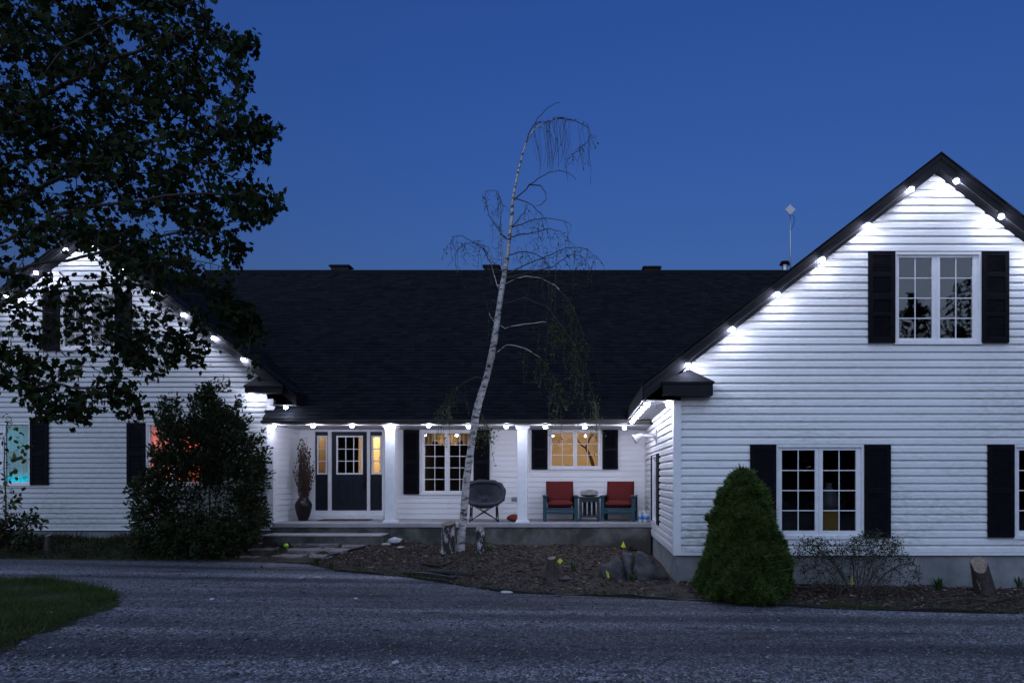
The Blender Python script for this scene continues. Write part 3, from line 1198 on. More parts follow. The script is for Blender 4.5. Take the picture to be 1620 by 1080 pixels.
def leaf(x0, x1, gx0, gx1, gy0, gy1, cols, rows, name, panels):
    mb = MB()
    pbox(mb, frontB, x0, gx0, zd(807), zd(682.6), -0.045, 0.0)
    pbox(mb, frontB, gx1, x1, zd(807), zd(682.6), -0.045, 0.0)
    pbox(mb, frontB, gx0, gx1, gy1, zd(682.6), -0.045, 0.0)
    pbox(mb, frontB, gx0, gx1, zd(807), gy0, -0.045, 0.0)
    d = mb.build(name, M['door'], house)
    lf = MB()
    w_ = 0.035
    for a, b, c_, e in ((gx0 - w_, gx1 + w_, gy1 - 0.006, gy1 + w_), (gx0 - w_, gx1 + w_, gy0 - w_, gy0 + 0.006), (gx0 - w_, gx0 + 0.006, gy0 + 0.006, gy1 - 0.006), (gx1 - 0.006, gx1 + w_, gy0 + 0.006, gy1 - 0.006)):
        pbox(lf, frontB, a, b, c_, e, 0.001, 0.018)
    lf.build('lite_frame', M['trim'], d)
    for i in range(1, cols):
        m1 = MB()
        u = gx0 + (gx1 - gx0) * i / cols
        pbox(m1, frontB, u - 0.010, u + 0.010, gy0, gy1, -0.018, 0.004)
        m1.build('muntin', M['trim'], d)
    for j in range(1, rows):
        m1 = MB()
        z_ = gy0 + (gy1 - gy0) * j / rows
        pbox(m1, frontB, gx0, gx1, z_ - 0.010, z_ + 0.010, -0.017, 0.003)
        m1.build('muntin', M['trim'], d)
    for i in range(cols):
        for j in range(rows):
            m1 = MB()
            ua, ub = gx0 + (gx1 - gx0) * i / cols, gx0 + (gx1 - gx0) * (i + 1) / cols
            za, zb = gy0 + (gy1 - gy0) * j / rows, gy0 + (gy1 - gy0) * (j + 1) / rows
            m1.add([frontB.p(ua, za, -0.02), frontB.p(ub, za, -0.02), frontB.p(ub, zb, -0.02), frontB.p(ua, zb, -0.02)], [(0, 1, 2, 3)])
            m1.build('pane', M['glass'], d)
    for a, b, c_, e in panels:
        m1 = MB()
        t = 0.022
        for q in ((a, b, e - t, e), (a, b, c_, c_ + t), (a, a + t, c_ + t, e - t), (b - t, b, c_ + t, e - t)):
            pbox(m1, frontB, *q, 0.001, 0.010)
        pbox(m1, frontB, a + 0.05, b - 0.05, c_ + 0.05, e - 0.05, 0.001, 0.007)
        m1.build('door_panel', M['door'], d, bevel=0.003)
    return d


dr = leaf(xd(525), xd(581.2), xd(534.5), xd(572), zd(748), zd(691), 3, 3, 'door', [(xd(534), xd(551), zd(796), zd(760)), (xd(556), xd(573), zd(796), zd(760))])
leaf(xd(499), xd(519.6), xd(504), xd(516), zd(748), zd(691), 1, 3, 'sidelight', [(xd(503), xd(516.5), zd(796), zd(760))])
leaf(xd(586), xd(605), xd(590), xd(602), zd(748), zd(691), 1, 3, 'sidelight', [(xd(589.5), xd(602), zd(796), zd(760))])
mb = MB()
pbox(mb, frontB, xd(575.4), xd(578.6), zd(756), zd(746), 0.001, 0.03)
pbox(mb, frontB, xd(575.6), xd(578.4), zd(772), zd(759), 0.001, 0.02)
mb.tube([frontB.p(xd(577), zd(761), 0.02), frontB.p(xd(577), zd(761.5), 0.07), frontB.p(xd(577), zd(770), 0.07), frontB.p(xd(577), zd(771), 0.02)], 0.011, 8)
mb.build('door_handle', M['metal'], dr)
mb = MB()
pbox(mb, frontB, X_(809.6, DB), X_(818, DB), Z_(792, DB), Z_(786, DB), 0.012, 0.045)
pbox(mb, frontB, X_(811, DB), X_(816.6, DB), Z_(791, DB), Z_(787, DB), 0.046, 0.055)
mb.build('outlet_cover', M['grey'], house)
mb = MB()
pbox(mb, frontB, X_(610, DB), X_(612.5, DB), Z_(750, DB), Z_(743, DB), 0.012, 0.035)
mb.build('doorbell', M['metal'], house)

# --- porch: ceiling, posts, slab, step
mb = MB()
mb.box(XL1 + 0.03, XR0 - 0.03, DE + 0.12, DB - 0.02, CEIL, CEIL + 0.03)
mb.build('porch_ceiling', M['ceiling'], house)
for xa, xb in ((609, 624.5), (818.5, 834)):
    D_ = 16.5
    c_ = 0.5 * (X_(xa, D_) + X_(xb, D_))
    r_ = 0.5 * (X_(xb, D_) - X_(xa, D_))
    mb = MB()
    mb.box(c_ - r_, c_ + r_, D_, D_ + 2 * r_, PF + 0.07, CEIL - 0.09)
    p_ = mb.build('porch_post', M['trim'], house, bevel=0.01)
    mb = MB()
    mb.box(c_ - r_ - 0.045, c_ + r_ + 0.045, D_ - 0.045, D_ + 2 * r_ + 0.045, PF + 0.002, PF + 0.035)
    mb.box(c_ - r_ - 0.025, c_ + r_ + 0.025, D_ - 0.025, D_ + 2 * r_ + 0.025, PF + 0.035, PF + 0.07)
    mb.build('post_base', M['trim'], p_, bevel=0.008)
    mb = MB()
    mb.box(c_ - r_ - 0.02, c_ + r_ + 0.02, D_ - 0.02, D_ + 2 * r_ + 0.02, CEIL - 0.09, CEIL - 0.04)
    mb.box(c_ - r_ - 0.045, c_ + r_ + 0.045, D_ - 0.045, D_ + 2 * r_ + 0.045, CEIL - 0.04, CEIL - 0.002)
    mb.build('post_cap', M['trim'], p_, bevel=0.006)
mb = MB()
mb.box(XL1 + 0.03, XR0 - 0.03, DP, DB + 0.03, PF - 0.10, PF)
mb.build('porch_floor', M['slab'], house, bevel=0.012)
mb = MB()
mb.box(XL1 - 0.02, XR0 - 0.032, DP + 0.035, DB, -0.35, PF - 0.101)
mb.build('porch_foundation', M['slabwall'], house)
D_ = 15.78
mb = MB()
mb.box(X_(416, D_), X_(602, D_), D_, DP + 0.034, 0.05, 0.465)
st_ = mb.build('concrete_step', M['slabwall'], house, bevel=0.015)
mb = MB()
mb.box(X_(415, D_), X_(603, D_), D_ - 0.012, DP + 0.034, 0.466, 0.50)
mb.build('step_top', M['slab'], st_, bevel=0.01)

# --- foundations of the wings
mb = MB()
mb.box(XR0 + 0.02, XR1, DR + 0.02, DR + 0.3, -0.5, SBR - 0.021)
mb.box(XR0 + 0.02, XR0 + 0.3, DR + 0.301, DP + 0.6, -0.5, SBR - 0.021)
mb.build('foundation', M['concrete'], house)
mb = MB()
mb.box(-15.2, XL1 - 0.021, DL + 0.03, DL + 0.3, -0.4, SBL - 0.021)
mb.build('foundation', M['concrete'], house)


# --- roofs
def gable_roof(ap, y0, y1, eave, right_only=False):
    """Two slabs meeting at a ridge, plus fascia boards on the front rakes."""
    half = abs(eave - ap.x)
    mb = MB()
    for s in (-1, 1):
        ex = ap.x + s * half
        ez = ap.z - RS * half
        mb.prism([(ap.x, y0 + 0.02, ap.z), (ex, y0 + 0.02, ez), (ex, y0 + 0.02, ez - TH), (ap.x, y0 + 0.02, ap.z - TH)], (0, y1 - y0, 0))
    r = mb.build('roof', M['roof'], house)
    for s in (-1, 1):
        ex = ap.x + s * half
        ez = ap.z - RS * half
        mb = MB()
        a, b = (ap.x, ap.z), (ex, ez)
        # upper drip board, proud of the lower fascia board
        mb.prism([(a[0], y0 - 0.02, a[1] - 0.012), (b[0], y0 - 0.02, b[1] - 0.012), (b[0], y0 - 0.02, b[1] - 0.09), (a[0], y0 - 0.02, a[1] - 0.09)], (0, 0.039, 0))
        mb.prism([(a[0], y0, a[1] - 0.091), (b[0], y0, b[1] - 0.091), (b[0], y0, b[1] - TH - 0.004), (a[0], y0, a[1] - TH - 0.004)], (0, 0.019, 0))
        mb.build('fascia', M['black'], r)
        mb = MB()   # shingle edge over the drip board
        mb.prism([(a[0], y0 - 0.035, a[1] + 0.022), (b[0] + s * 0.02, y0 - 0.035, b[1] + 0.022), (b[0] + s * 0.02, y0 - 0.035, b[1] + 0.002), (a[0], y0 - 0.035, a[1] + 0.002)], (0, 0.4, 0))
        mb.build('shingle_edge', M['roof'], r)
    return r


roofR = gable_roof(GA, 12.0, 25.0, EAVE_R)
roofL = gable_roof(LA, 16.2, 21.6, EAVE_L)
ezR = GA.z - RS * (GA.x - EAVE_R)
ezL = LA.z - RS * (EAVE_L - LA.x)
# eave soffit and fascia of the right wing, seen from below
mb = MB()
n = int((16.35 - 12.02) / 0.2)
for i in range(n):
    y0 = 12.03 + 0.2 * i
    mb.box(EAVE_R + 0.04, XR0 + 0.0, y0 + 0.004, y0 + 0.196, ezR - TH - 0.012, ezR - TH - 0.002)
mb.build('soffit', M['soffit'], roofR)
mb = MB()
mb.box(EAVE_R - 0.03, EAVE_R - 0.002, 12.02, 17.0, ezR - TH - 0.015, ezR - 0.02)
mb.build('eave_fascia', M['black'], roofR)
mb = MB()
mb.box(EAVE_L + 0.002, EAVE_L + 0.03, 16.2, 17.2, ezL - TH - 0.015, ezL - 0.02)
mb.build('eave_fascia', M['black'], roofL)
mb = MB()
mb.box(XL1 + 0.03, EAVE_L, 16.22, 17.2, ezL - TH - 0.012, ezL - TH - 0.002)
mb.build('soffit', M['soffit'], roofL)


def eave_return(D0, D1, x0, x1, y0, y1, apx, apy, parent):
    """The small boxed return with its own little hipped roof at the foot of a rake."""
    u0, u1 = X_(x0, D0), X_(x1, D0)
    zb, zt = Z_(y1, D0), Z_(y0, D0)
    mb = MB()
    mb.box(u0, u1, D0, D1, zb, zt - 0.03)
    mb.box(u0 - 0.02, u1 + 0.02, D0 - 0.02, D1, zt - 0.029, zt)
    r = mb.build('eave_return', M['black'], house)
    mb = MB()
    a, b = X_(apx, D1), Z_(apy, D1)
    mb.add([(u0 - 0.03, D0 - 0.03, zt + 0.002), (u1 + 0.03, D0 - 0.03, zt + 0.002), (u1 + 0.03, D1, zt + 0.002), (u0 - 0.03, D1, zt + 0.002), (a, D1 - 0.002, b)],
           [(0, 1, 4), (1, 2, 4), (3, 0, 4), (0, 3, 2, 1)])
    mb.build('return_roof', M['roof'], r)


eave_return(11.9, DR - 0.02, 1049, 1128, 604, 625, 1090, 584, roofR)
eave_return(16.1, DL - 0.02, 387, 447, 610.5, 621, 414, 592, roofL)

# main roof
RY, RZ = 21.83, 8.25
EZ = 3.18
ms = (RZ - EZ) / (RY - DE)
HX = X_(332, RY)                       # left end of the ridge, hip beyond
hipx = HX - (RY - DE)
mb = MB()
mb.add([(XL1 - 0.09, DE, EZ), (XL1 - 0.09, DE, EZ)], [])
mb = MB()
back = RY + (RY - DE)
xl_, dl_ = XL1 - 0.13, 17.4       # left of the porch the eave stops against the left wing; the roof carries on behind it
zl_ = EZ + ms * (dl_ - DE)
hx2 = HX - (RY - dl_)
V_ = [(xl_, DE, EZ), (11.5, DE, EZ), (11.5, RY, RZ), (HX, RY, RZ), (hx2, dl_, zl_), (xl_, dl_, zl_), (hipx, back, EZ), (11.5, back, EZ)]
dn = 0.135
V_ += [(a, b, c_ - dn) for a, b, c_ in V_]
mb.add(V_, [(0, 1, 2, 3, 4, 5), (4, 3, 6), (3, 2, 7, 6), (8, 13, 12, 11, 10, 9), (12, 14, 11), (11, 14, 15, 10), (1, 9, 10, 2), (2, 10, 15, 7), (0, 8, 9, 1), (0, 5, 13, 8), (5, 4, 12, 13)])
roofM = mb.build('roof', M['roof'], house)
mb = MB()
mb.box(XL1 - 0.13, EAVE_R + 0.5, DE - 0.03, DE + 0.02, EZ - 0.135, EZ - 0.015)
mb.box(XL1 - 0.13, EAVE_R + 0.5, DE - 0.12, DE - 0.031, EZ - 0.12, EZ - 0.045)
mb.build('gutter', M['gutter'], roofM, bevel=0.012)
mb = MB()
mb.box(HX - 0.1, 11.0, RY - 0.13, RY + 0.13, RZ - 0.09, RZ + 0.025)
mb.build('ridge_cap', M['roof'], roofM)


def shingles(name, parent, origin, du, dv, nrm, ulen, vlen, ok=lambda u, v: True):
    """Overlapping tabs with uneven butt edges, one joined mesh."""
    mb = MB()
    o, du, dv, nrm = Vector(origin), Vector(du), Vector(dv), Vector(nrm)
    ex, wd = 0.143, 0.33
    j = 0
    v = 0.0
    while v < vlen:
        u = -wd * (0.5 if j % 2 else 0.0) - wd * rng.random() * 0.35
        while u < ulen:
            w = wd * rng.uniform(0.45, 0.95)
            if ok(u + w / 2, v):
                h = rng.uniform(0.010, 0.026)
                vv = v + rng.uniform(-0.007, 0.007)
                a = o + du * u + dv * vv
                b = o + du * (u + w - 0.004) + dv * vv
                t = dv * (ex + 0.03)
                mb.add([a + nrm * h, b + nrm * h, b + t + nrm * 0.004, a + t + nrm * 0.004, a, b],
                       [(0, 1, 2, 3), (4, 5, 1, 0)])
            u += w
        v += ex
        j += 1
    return mb.build(name, M['shingle'], parent, kind='stuff')


sl_ = math.hypot(RY - DE, RZ - EZ)
shingles('shingle', roofM, (hipx, DE - 0.02, EZ - 0.018 * ms), (1, 0, 0), (0, (RY - DE) / sl_, (RZ - EZ) / sl_), (0, -(RZ - EZ) / sl_, (RY - DE) / sl_), 7.0 - hipx, sl_,
         lambda u, v: u > v * (RY - DE) / sl_ and hipx + u > -13 and (hipx + u > XL1 - 0.1 or v * (RY - DE) / sl_ + DE > 17.4))
k_ = math.hypot(1, RS)
shingles('shingle', roofL, (EAVE_L + 0.02, 16.2, ezL - 0.015), (0, 1, 0), (-1 / k_, 0, RS / k_), (RS / k_, 0, 1 / k_), 5.4, 4.99 * k_)

# things on the ridge: box vents and flue
for x0, x1, yt in ((522, 556, 420), (764, 792, 420), (1016, 1046, 422)):
    D_ = RY + 0.25
    mb = MB()
    a, b = X_(x0, D_), X_(x1, D_)
    zt = Z_(yt, D_)
    mb.box(a, b, D_ - 0.15, D_ + 0.25, zt - 0.06, zt - 0.02)
    mb.box(a + 0.06, b - 0.06, D_ - 0.1, D_ + 0.2, RZ - 0.5, zt - 0.061)
    mb.box(a + 0.04, b - 0.04, D_ - 0.12, D_ + 0.22, zt - 0.02, zt)
    mb.build('roof_vent', M['black'], house, bevel=0.01)
D_ = RY + 0.1
c_ = at(1241.5, 432, D_)
mb = MB()
mb.lathe([(0.085, -0.3), (0.085, 0.20), (0.10, 0.21), (0.10, 0.24), (0.08, 0.25)], 16, c_)
fl = mb.build('flue_pipe', M['steel'], house, smooth=False)
mb = MB()
mb.lathe([(0.06, 0.25), (0.16, 0.255), (0.17, 0.285), (0.10, 0.33), (0.14, 0.335), (0.13, 0.36), (0.04, 0.385)], 16, c_)
mb.build('flue_cap', M['metal'], fl)

# --- rooms behind the windows
room(X_(860, DB), X_(985, DB), 1.0, 3.55, DB + 0.06, DB + 3.2, M['warm_wall'])
lampdisc('ceiling_light', X_(925, DB) - 0.2, DB + 1.3, 3.45, 0.26, M['room_lamp'])
mb = MB()     # furniture silhouettes in the lit room
mb.box(X_(893, DB), X_(912, DB), DB + 0.5, DB + 1.2, 1.0, 2.12)
mb.build('room_chair', M['wood'], house)
mb = MB()
mb.tube([at(940, 742, DB + 0.9), at(934, 722, DB + 0.9), at(927, 708, DB + 0.9), at(932, 694, DB + 0.9), at(938, 686, DB + 0.9)], [0.05, 0.045, 0.04, 0.03, 0.02], 7)
mb.tube([at(929, 710, DB + 0.9), at(920, 704, DB + 0.9), at(914, 696, DB + 0.9)], [0.03, 0.025, 0.015], 6)
mb.build('room_plant', M['wood'], house)
room(X_(655, DB), X_(760, DB), 1.2, 3.0, DB + 0.06, DB + 3.5, M['dark_room'])
mb = MB()     # gathered valance over the porch window
n = 60
for i in range(n + 1):
    u = X_(666, DB) + (X_(748, DB) - X_(666, DB)) * i / n
    f_ = 0.03 * math.sin(i * 1.3) + 0.012 * math.sin(i * 3.1)
    drop = 0.20 + 0.13 * abs(math.sin(i * 0.21)) + 0.03 * math.sin(i * 1.3 + 1)
    mb.v += [(u, DB + 0.14 + f_ * 0.4, 2.98), (u, DB + 0.14 + f_, 2.98 - drop)]
for i in range(n):
    mb.f.append((2 * i, 2 * i + 2, 2 * i + 3, 2 * i + 1))
mb.build('valance', mat('valance_cloth', (0.50, 0.38, 0.24), 0.8, (0.36, 0.26, 0.16), 30, trans=0.4), house, smooth=True)
lampdisc('ceiling_light', X_(705, DB), DB + 0.55, 2.96, 0.17, M['room_lamp'])
# hall: a dark part behind the door and a lit part on its right
mb = MB()
xa = X_(566, DB)
room(X_(527, DB), xa - 0.02, PF, 3.0, DB + 0.06, DB + 4.0, M['dark_room'])
room(xa, X_(640, DB), PF, 3.45, DB + 0.06, DB + 4.0, M['warm_wall'])
room(X_(480, DB), X_(525, DB), PF, 3.45, DB + 0.06, DB + 2.0, M['warm_wall'])
lampdisc('ceiling_light', X_(610, DB), DB + 1.6, 3.35, 0.28, M['hall_lamp'])
lampdisc('ceiling_light', X_(500, DB), DB + 0.9, 3.35, 0.2, M['dim_lamp'])
mb = MB()
for i in range(9):     # stair edges seen through the sidelight
    z_ = 1.1 + 0.2 * i
    mb.box(X_(498, DB), X_(524, DB), DB + 1.2 - 0.03 * i, DB + 1.25 - 0.03 * i, z_, z_ + 0.05)
mb.build('stair_tread', M['wood'], house, kind='stuff')
for yc, h_ in ((716, 0.26), (738, 0.25)):
    mb = MB()
    p_ = at(602, yc, DB + 1.9)
    for q in (-1, 1):
        mb.box(p_.x + q * 0.13 - 0.015, p_.x + q * 0.13 + 0.015, p_.y - 0.02, p_.y, p_.z - h_ / 2, p_.z + h_ / 2)
        mb.box(p_.x - 0.115, p_.x + 0.115, p_.y - 0.02, p_.y, p_.z + q * h_ / 2 - 0.015, p_.z + q * h_ / 2 + 0.015)
    mb.build('picture_frame', M['wood'], house)
# rooms of the gables
room(X_(-45, DL), X_(58, DL), 1.4, 3.3, DL + 0.06, DL + 1.2, M['dark_room'])
room(X_(226, DL), X_(328, DL), 1.4, 3.3, DL + 0.06, DL + 1.6, M['dark_room'])
room(X_(90, DL), X_(190, DL), 4.6, 6.4, DL + 0.06, DL + 1.6, M['dark_room'])
room(X_(1220, DR), X_(1372, DR), 0.55, 2.6, DR + 0.06, DR + 3.0, M['dark_room'])
room(X_(1596, DR), X_(1746, DR), 0.55, 2.6, DR + 0.06, DR + 3.0, M['dark_room'])
room(X_(1408, DR), X_(1556, DR), 4.0, 6.0, DR + 0.06, DR + 3.0, M['dark_room'])
mb = MB()
mb.add([(XR0 + 0.06, WD0 - 0.1, wz0 - 0.1), (XR0 + 0.06, WD1 + 0.1, wz0 - 0.1), (XR0 + 0.06, WD1 + 0.1, wz1 + 0.1), (XR0 + 0.06, WD0 - 0.1, wz1 + 0.1)], [(0, 1, 2, 3)])
mb.build('blind', M['white_cap'], house)


def curtain(x0, x1, z0, z1, y, folds, mt, name='curtain'):
    mb = MB()
    n = 90
    for i in range(n + 1):
        u = x0 + (x1 - x0) * i / n
        f_ = 0.014 * math.sin(i * folds) + 0.008 * math.sin(i * folds * 2.3 + 1)
        mb.v += [(u, y + f_ * 0.6, z1), (u, y + f_, z0)]
    for i in range(n):
        mb.f.append((2 * i, 2 * i + 2, 2 * i + 3, 2 * i + 1))
    return mb.build(name, M[mt], house, smooth=True)


curtain(X_(-40, DL), X_(52, DL), 1.60, 3.2, DL + 0.14, 0.5, 'teal_curtain')
curtain(X_(230, DL), X_(324, DL), 1.60, 3.2, DL + 0.14, 0.4, 'red_curtain')
mb = MB()
mb.box(X_(-38, DL), X_(50, DL), DL + 0.24, DL + 0.27, 1.68, 1.71)
mb.build('light_strip', M['teal_lamp'], house)
lampdisc('ceiling_light', X_(8, DL), DL + 0.7, 3.0, 0.2, emit('teal_fill', (0.06, 0.62, 0.76), 16))  # added emitter, spreads the teal glow evenly up the curtain
lampdisc('ceiling_light', X_(277, DL), DL + 0.75, 2.95, 0.22, M['red_lamp'])
mb = MB()   # unseen glowing cone added low in the room to light the curtain's lower half
mb.lathe([(0.10, 0.0), (0.07, 0.2)], 12, (X_(250, DL), DL + 0.7, 1.75))
mb.build('low_fill_glow', M['red_lamp'], house)
# stored goods behind the lower right window
mb = MB()
mb.box(X_(1303, DR + 0.4), X_(1328, DR + 0.4), DR + 0.4, DR + 0.8, 0.6, Z_(806, DR + 0.4))
mb.build('storage_box', mat('yellow_box', (0.42, 0.25, 0.03), 0.6), house)
mb = MB()
mb.lathe([(0.16, 0), (0.19, 0.12), (0.15, 0.3), (0.05, 0.42), (0.07, 0.48)], 10, (X_(1311, DR + 0.6), DR + 0.6, Z_(806, DR + 0.4) + 0.003))
mb.build('storage_bag', mat('grey_bag', (0.16, 0.18, 0.2), 0.5), house, smooth=True)

# ------------------------------------------------------------------ outdoor bulbs and their cables
bulb_cap = MB().lathe([(0.02, 0.030), (0.034, 0.030), (0.042, 0.0), (0.038, -0.002)], 12).mesh('cap', M['cap'])
bulb_lens = MB().lathe([(0.032, -0.002), (0.041, -0.014), (0.0425, -0.027), (0.037, -0.045), (0.025, -0.058), (0.008, -0.064)], 12).mesh('lens', M['bulb'])


def bulb(p, label, group):
    t = thing('light_bulb', label, 'light bulb', p, group)
    link('cap', bulb_cap, t, world=False)
    link('lens', bulb_lens, t, world=False)
    return t


def cable(pts, label, sag=0.03):
    mb = MB()
    out = []
    for a, b in zip(pts[:-1], pts[1:]):
        a, b = Vector(a), Vector(b)
        n = 8
        for i in range(n):
            t = i / n
            p_ = a.lerp(b, t)
            p_.z -= sag * 4 * t * (1 - t) * rng.uniform(0.6, 1.2) - 0.012
            out.append(p_)
    out.append(Vector(pts[-1]))
    mb.tube(out, 0.004, 5)
    o = mb.build('light_cable', M['cable'])
    tag(o, label, 'cable')


ORD = ['first', 'second', 'third', 'fourth', 'fifth', 'sixth', 'seventh', 'eighth', 'ninth', 'tenth']
G1 = 'white bulbs along the porch eave'
porch_px = [(433, 672), (495, 672), (557, 672), (617, 672), (678, 672), (741, 673), (801, 673), (863, 673.5), (925, 673.5), (988, 675)]
porch_lab = ['at the corner of the left gable wall', 'over the vase of dried twigs', 'over the front door', 'at the top of the post beside the door', 'over the left half of the tall porch window',
             'in front of which the birch trunk passes', 'between birch trunk and second porch post', 'over the left shutter of the short porch window', 'over the short window above the red chairs', 'at the far end beside the right wing']
pp = [at(a, b, DE + 0.0) for a, b in porch_px]
for p_, l in zip(pp, porch_lab):
    bulb(p_, 'lit porch eave bulb ' + l, G1)
cable([p_ + Vector((0, 0.02, 0.02)) for p_ in pp], 'thin white cable strung along the porch eave between bulbs')
G2 = 'white bulbs on the right gable rakes'
rk = [(1089, 580), (1160, 523), (1231, 468), (1302, 413), (1374, 359), (1443, 302)]
pp = [at(a - 1, b - 2, 11.935) + Vector((0, 0, 0.03)) for a, b in rk]
for i, p_ in enumerate(pp):
    bulb(p_, ['lit bulb just above the small eave return of the right gable', 'second bulb up the left rake of the right gable', 'third bulb up the left rake of the right gable', 'fourth bulb up the left rake of the right gable', 'fifth bulb up the left rake of the right gable', 'topmost bulb on the left rake of the right gable'][i], G2)
cable([p_ + Vector((0, 0.03, 0.02)) for p_ in pp], 'cable of bulbs running up the left rake of the right gable', 0.0)
rk2 = [(1513, 289), (1584, 345), (1655, 400), (1726, 455)]
pp = [at(a, b - 2, 11.935) + Vector((0, 0, 0.03)) for a, b in rk2]
for i, p_ in enumerate(pp):
    bulb(p_, 'lit bulb on the right rake of the right gable, %s below the peak' % ORD[i], G2)
cable([p_ + Vector((0, 0.03, 0.02)) for p_ in pp], 'cable of bulbs running down the right rake of the right gable', 0.0)
G3 = 'white bulbs along the side eave of the right wing'
pp = []
for k in range(7):
    p_ = Vector((EAVE_R + 0.07, 12.12 + 0.66 * k, ezR - TH - 0.04))
    pp.append(p_)
    bulb(p_, 'lit bulb under the side eave of the right wing, %s from the front' % ORD[k], G3)
p_ = Vector((1.485, 12.32, ezR - TH - 0.03))
bulb(p_, 'lit bulb beside the corner board under the right eave return', G3)
p2 = Vector((XR0 - 0.06, 12.24, ezR - TH - 0.03))
cable([p2, p_, Vector((X_(1048, 12.05), 12.05, Z_(637, 12.05))), Vector((X_(1038, 12.05), 12.05, Z_(643, 12.05))), Vector((X_(1035, 12.05), 12.05, Z_(632, 12.05))), pp[0] + Vector((0, 0, 0.02))] + [q + Vector((0, 0, 0.02)) for q in pp[1:]],
      'looped white cable under the side eave of the right wing', 0.01)
G4 = 'white bulbs on the left gable rakes'
pp = [at(a, b - 2, 16.135) + Vector((0, 0, 0.03)) for a, b in [(385, 571), (338, 537), (290, 500), (243, 463), (195, 427), (150, 393)]]
for i, p_ in enumerate(pp):
    bulb(p_, 'lit bulb on the right rake of the left gable, %s from the bottom' % ORD[i], G4)
cable([p_ + Vector((0, 0.03, 0.02)) for p_ in pp], 'cable of bulbs along the right rake of the left gable', 0.0)
pp = [at(a, b - 2, 16.135) + Vector((0, 0, 0.03)) for a, b in [(10, 470), (57, 434), (104, 398)]]
for i, p_ in enumerate(pp):
    bulb(p_, 'lit bulb on the left rake of the left gable, %s' % ['clear of the maple leaves', 'middle one behind maple leaves', 'nearest the peak behind leaves'][i], G4)
cable([p_ + Vector((0, 0.03, 0.02)) for p_ in pp], 'cable of bulbs along the left rake of the left gable', 0.0)
bulb(at(397, 623, 16.22), 'lit bulb under the eave return of the left gable', G4)
bulb(Vector((X_(453, 16.2), 16.16, ezL - TH - 0.04)), 'lit bulb at the eave corner over the left end of porch roof', G4)

# ------------------------------------------------------------------ plants
class Grow:
    """A branching skeleton: explicit limbs, then attraction points joined to the nearest limb."""
    def __init__(s, n=110000):
        s.P = np.zeros((n, 3))
        s.par = np.full(n, -1)
        s.n = 0
        s.chains = []

    def limb(s, pts, start=-1, step=0.25, jit=0.0):
        ch = [start] if start >= 0 else []
        prev = s.P[start] if start >= 0 else None
        for p in pts:
            p = np.array(p, float)
            if prev is None:
                segs = [p]
            else:
                k = max(1, int(np.linalg.norm(p - prev) / step))
                segs = [prev + (p - prev) * (i + 1) / k for i in range(k)]
            for q in segs:
                i = s.n
                s.P[i] = q + (nrg.normal(0, jit, 3) if jit else 0)
                s.par[i] = ch[-1] if ch else -1
                ch.append(i)
                s.n += 1
            prev = p
        s.chains.append(ch)
        return ch

    def nearest(s, p, w=None):
        d = s.P[:s.n] - p
        if w is not None:
            d = d * w
        return int(np.argmin((d * d).sum(1)))

    def attract(s, A, step=0.2, jit=0.03, arch=0.0, w=None, order=None):
        A = np.asarray(A, float)
        tips = []
        if order is None:
            d = np.array([np.min(((s.P[:s.n] - a) ** 2).sum(1)) for a in A])
            A = A[np.argsort(d)]
        for a in A:
            i = s.nearest(a, w)
            p0 = s.P[i].copy()
            L_ = np.linalg.norm(a - p0)
            k = max(1, int(L_ / step))
            mid = (p0 + a) / 2 + nrg.normal(0, jit, 3) * L_ * 2 + np.array([0, 0, arch * L_])
            ch = [i]
            for j in range(1, k + 1):
                t = j / k
                q = (1 - t) ** 2 * p0 + 2 * t * (1 - t) * mid + t * t * a
                s.P[s.n] = q
                s.par[s.n] = ch[-1]
                ch.append(s.n)
                s.n += 1
            s.chains.append(ch)
            tips.append(ch[-1])
        return tips

    def radii(s, tip, e=2.4, rmax=None):
        acc = np.zeros(s.n)
        kids = np.zeros(s.n, int)
        R = np.zeros(s.n)
        for i in range(s.n - 1, -1, -1):
            R[i] = tip if acc[i] == 0 else acc[i] ** (1 / e)
            if s.par[i] >= 0:
                acc[s.par[i]] += R[i] ** e
        s.R = R if rmax is None else np.minimum(R, rmax)
        return s.R

    def mesh(s, sides=5, chains=None, minr=0.0, over=None):
        mb = MB()
        for ch in (chains if chains is not None else s.chains):
            if len(ch) < 2:
                continue
            r = [max(minr, s.R[i]) for i in ch]
            r[0] = min(r[0], r[1] * 1.15)
            big = max(r)
            mb.tube([s.P[i] for i in ch], r, sides if big > 0.02 else 4 if big > 0.012 else 3, cap=False)
        return mb


def px_poly_sample(n, poly, d0, d1, dens=None):
    """Points in the world whose projection fills an outline given at a distance of D0..D1."""
    poly = np.array(poly, float)
    lo, hi = poly.min(0), poly.max(0)
    out = []
    while len(out) < n:
        q = nrg.uniform(lo, hi, (n * 2, 2))
        q = q[in_poly(q[:, 0], q[:, 1], [tuple(p) for p in poly])]
        for a, b in q:
            D_ = 0.5 * (d0 + d1) + 0.5 * (d1 - d0) * np.clip(nrg.normal(0, 0.5), -1, 1)
            out.append(tuple(at(a, b, D_)))
            if len(out) >= n:
                break
    return np.array(out)


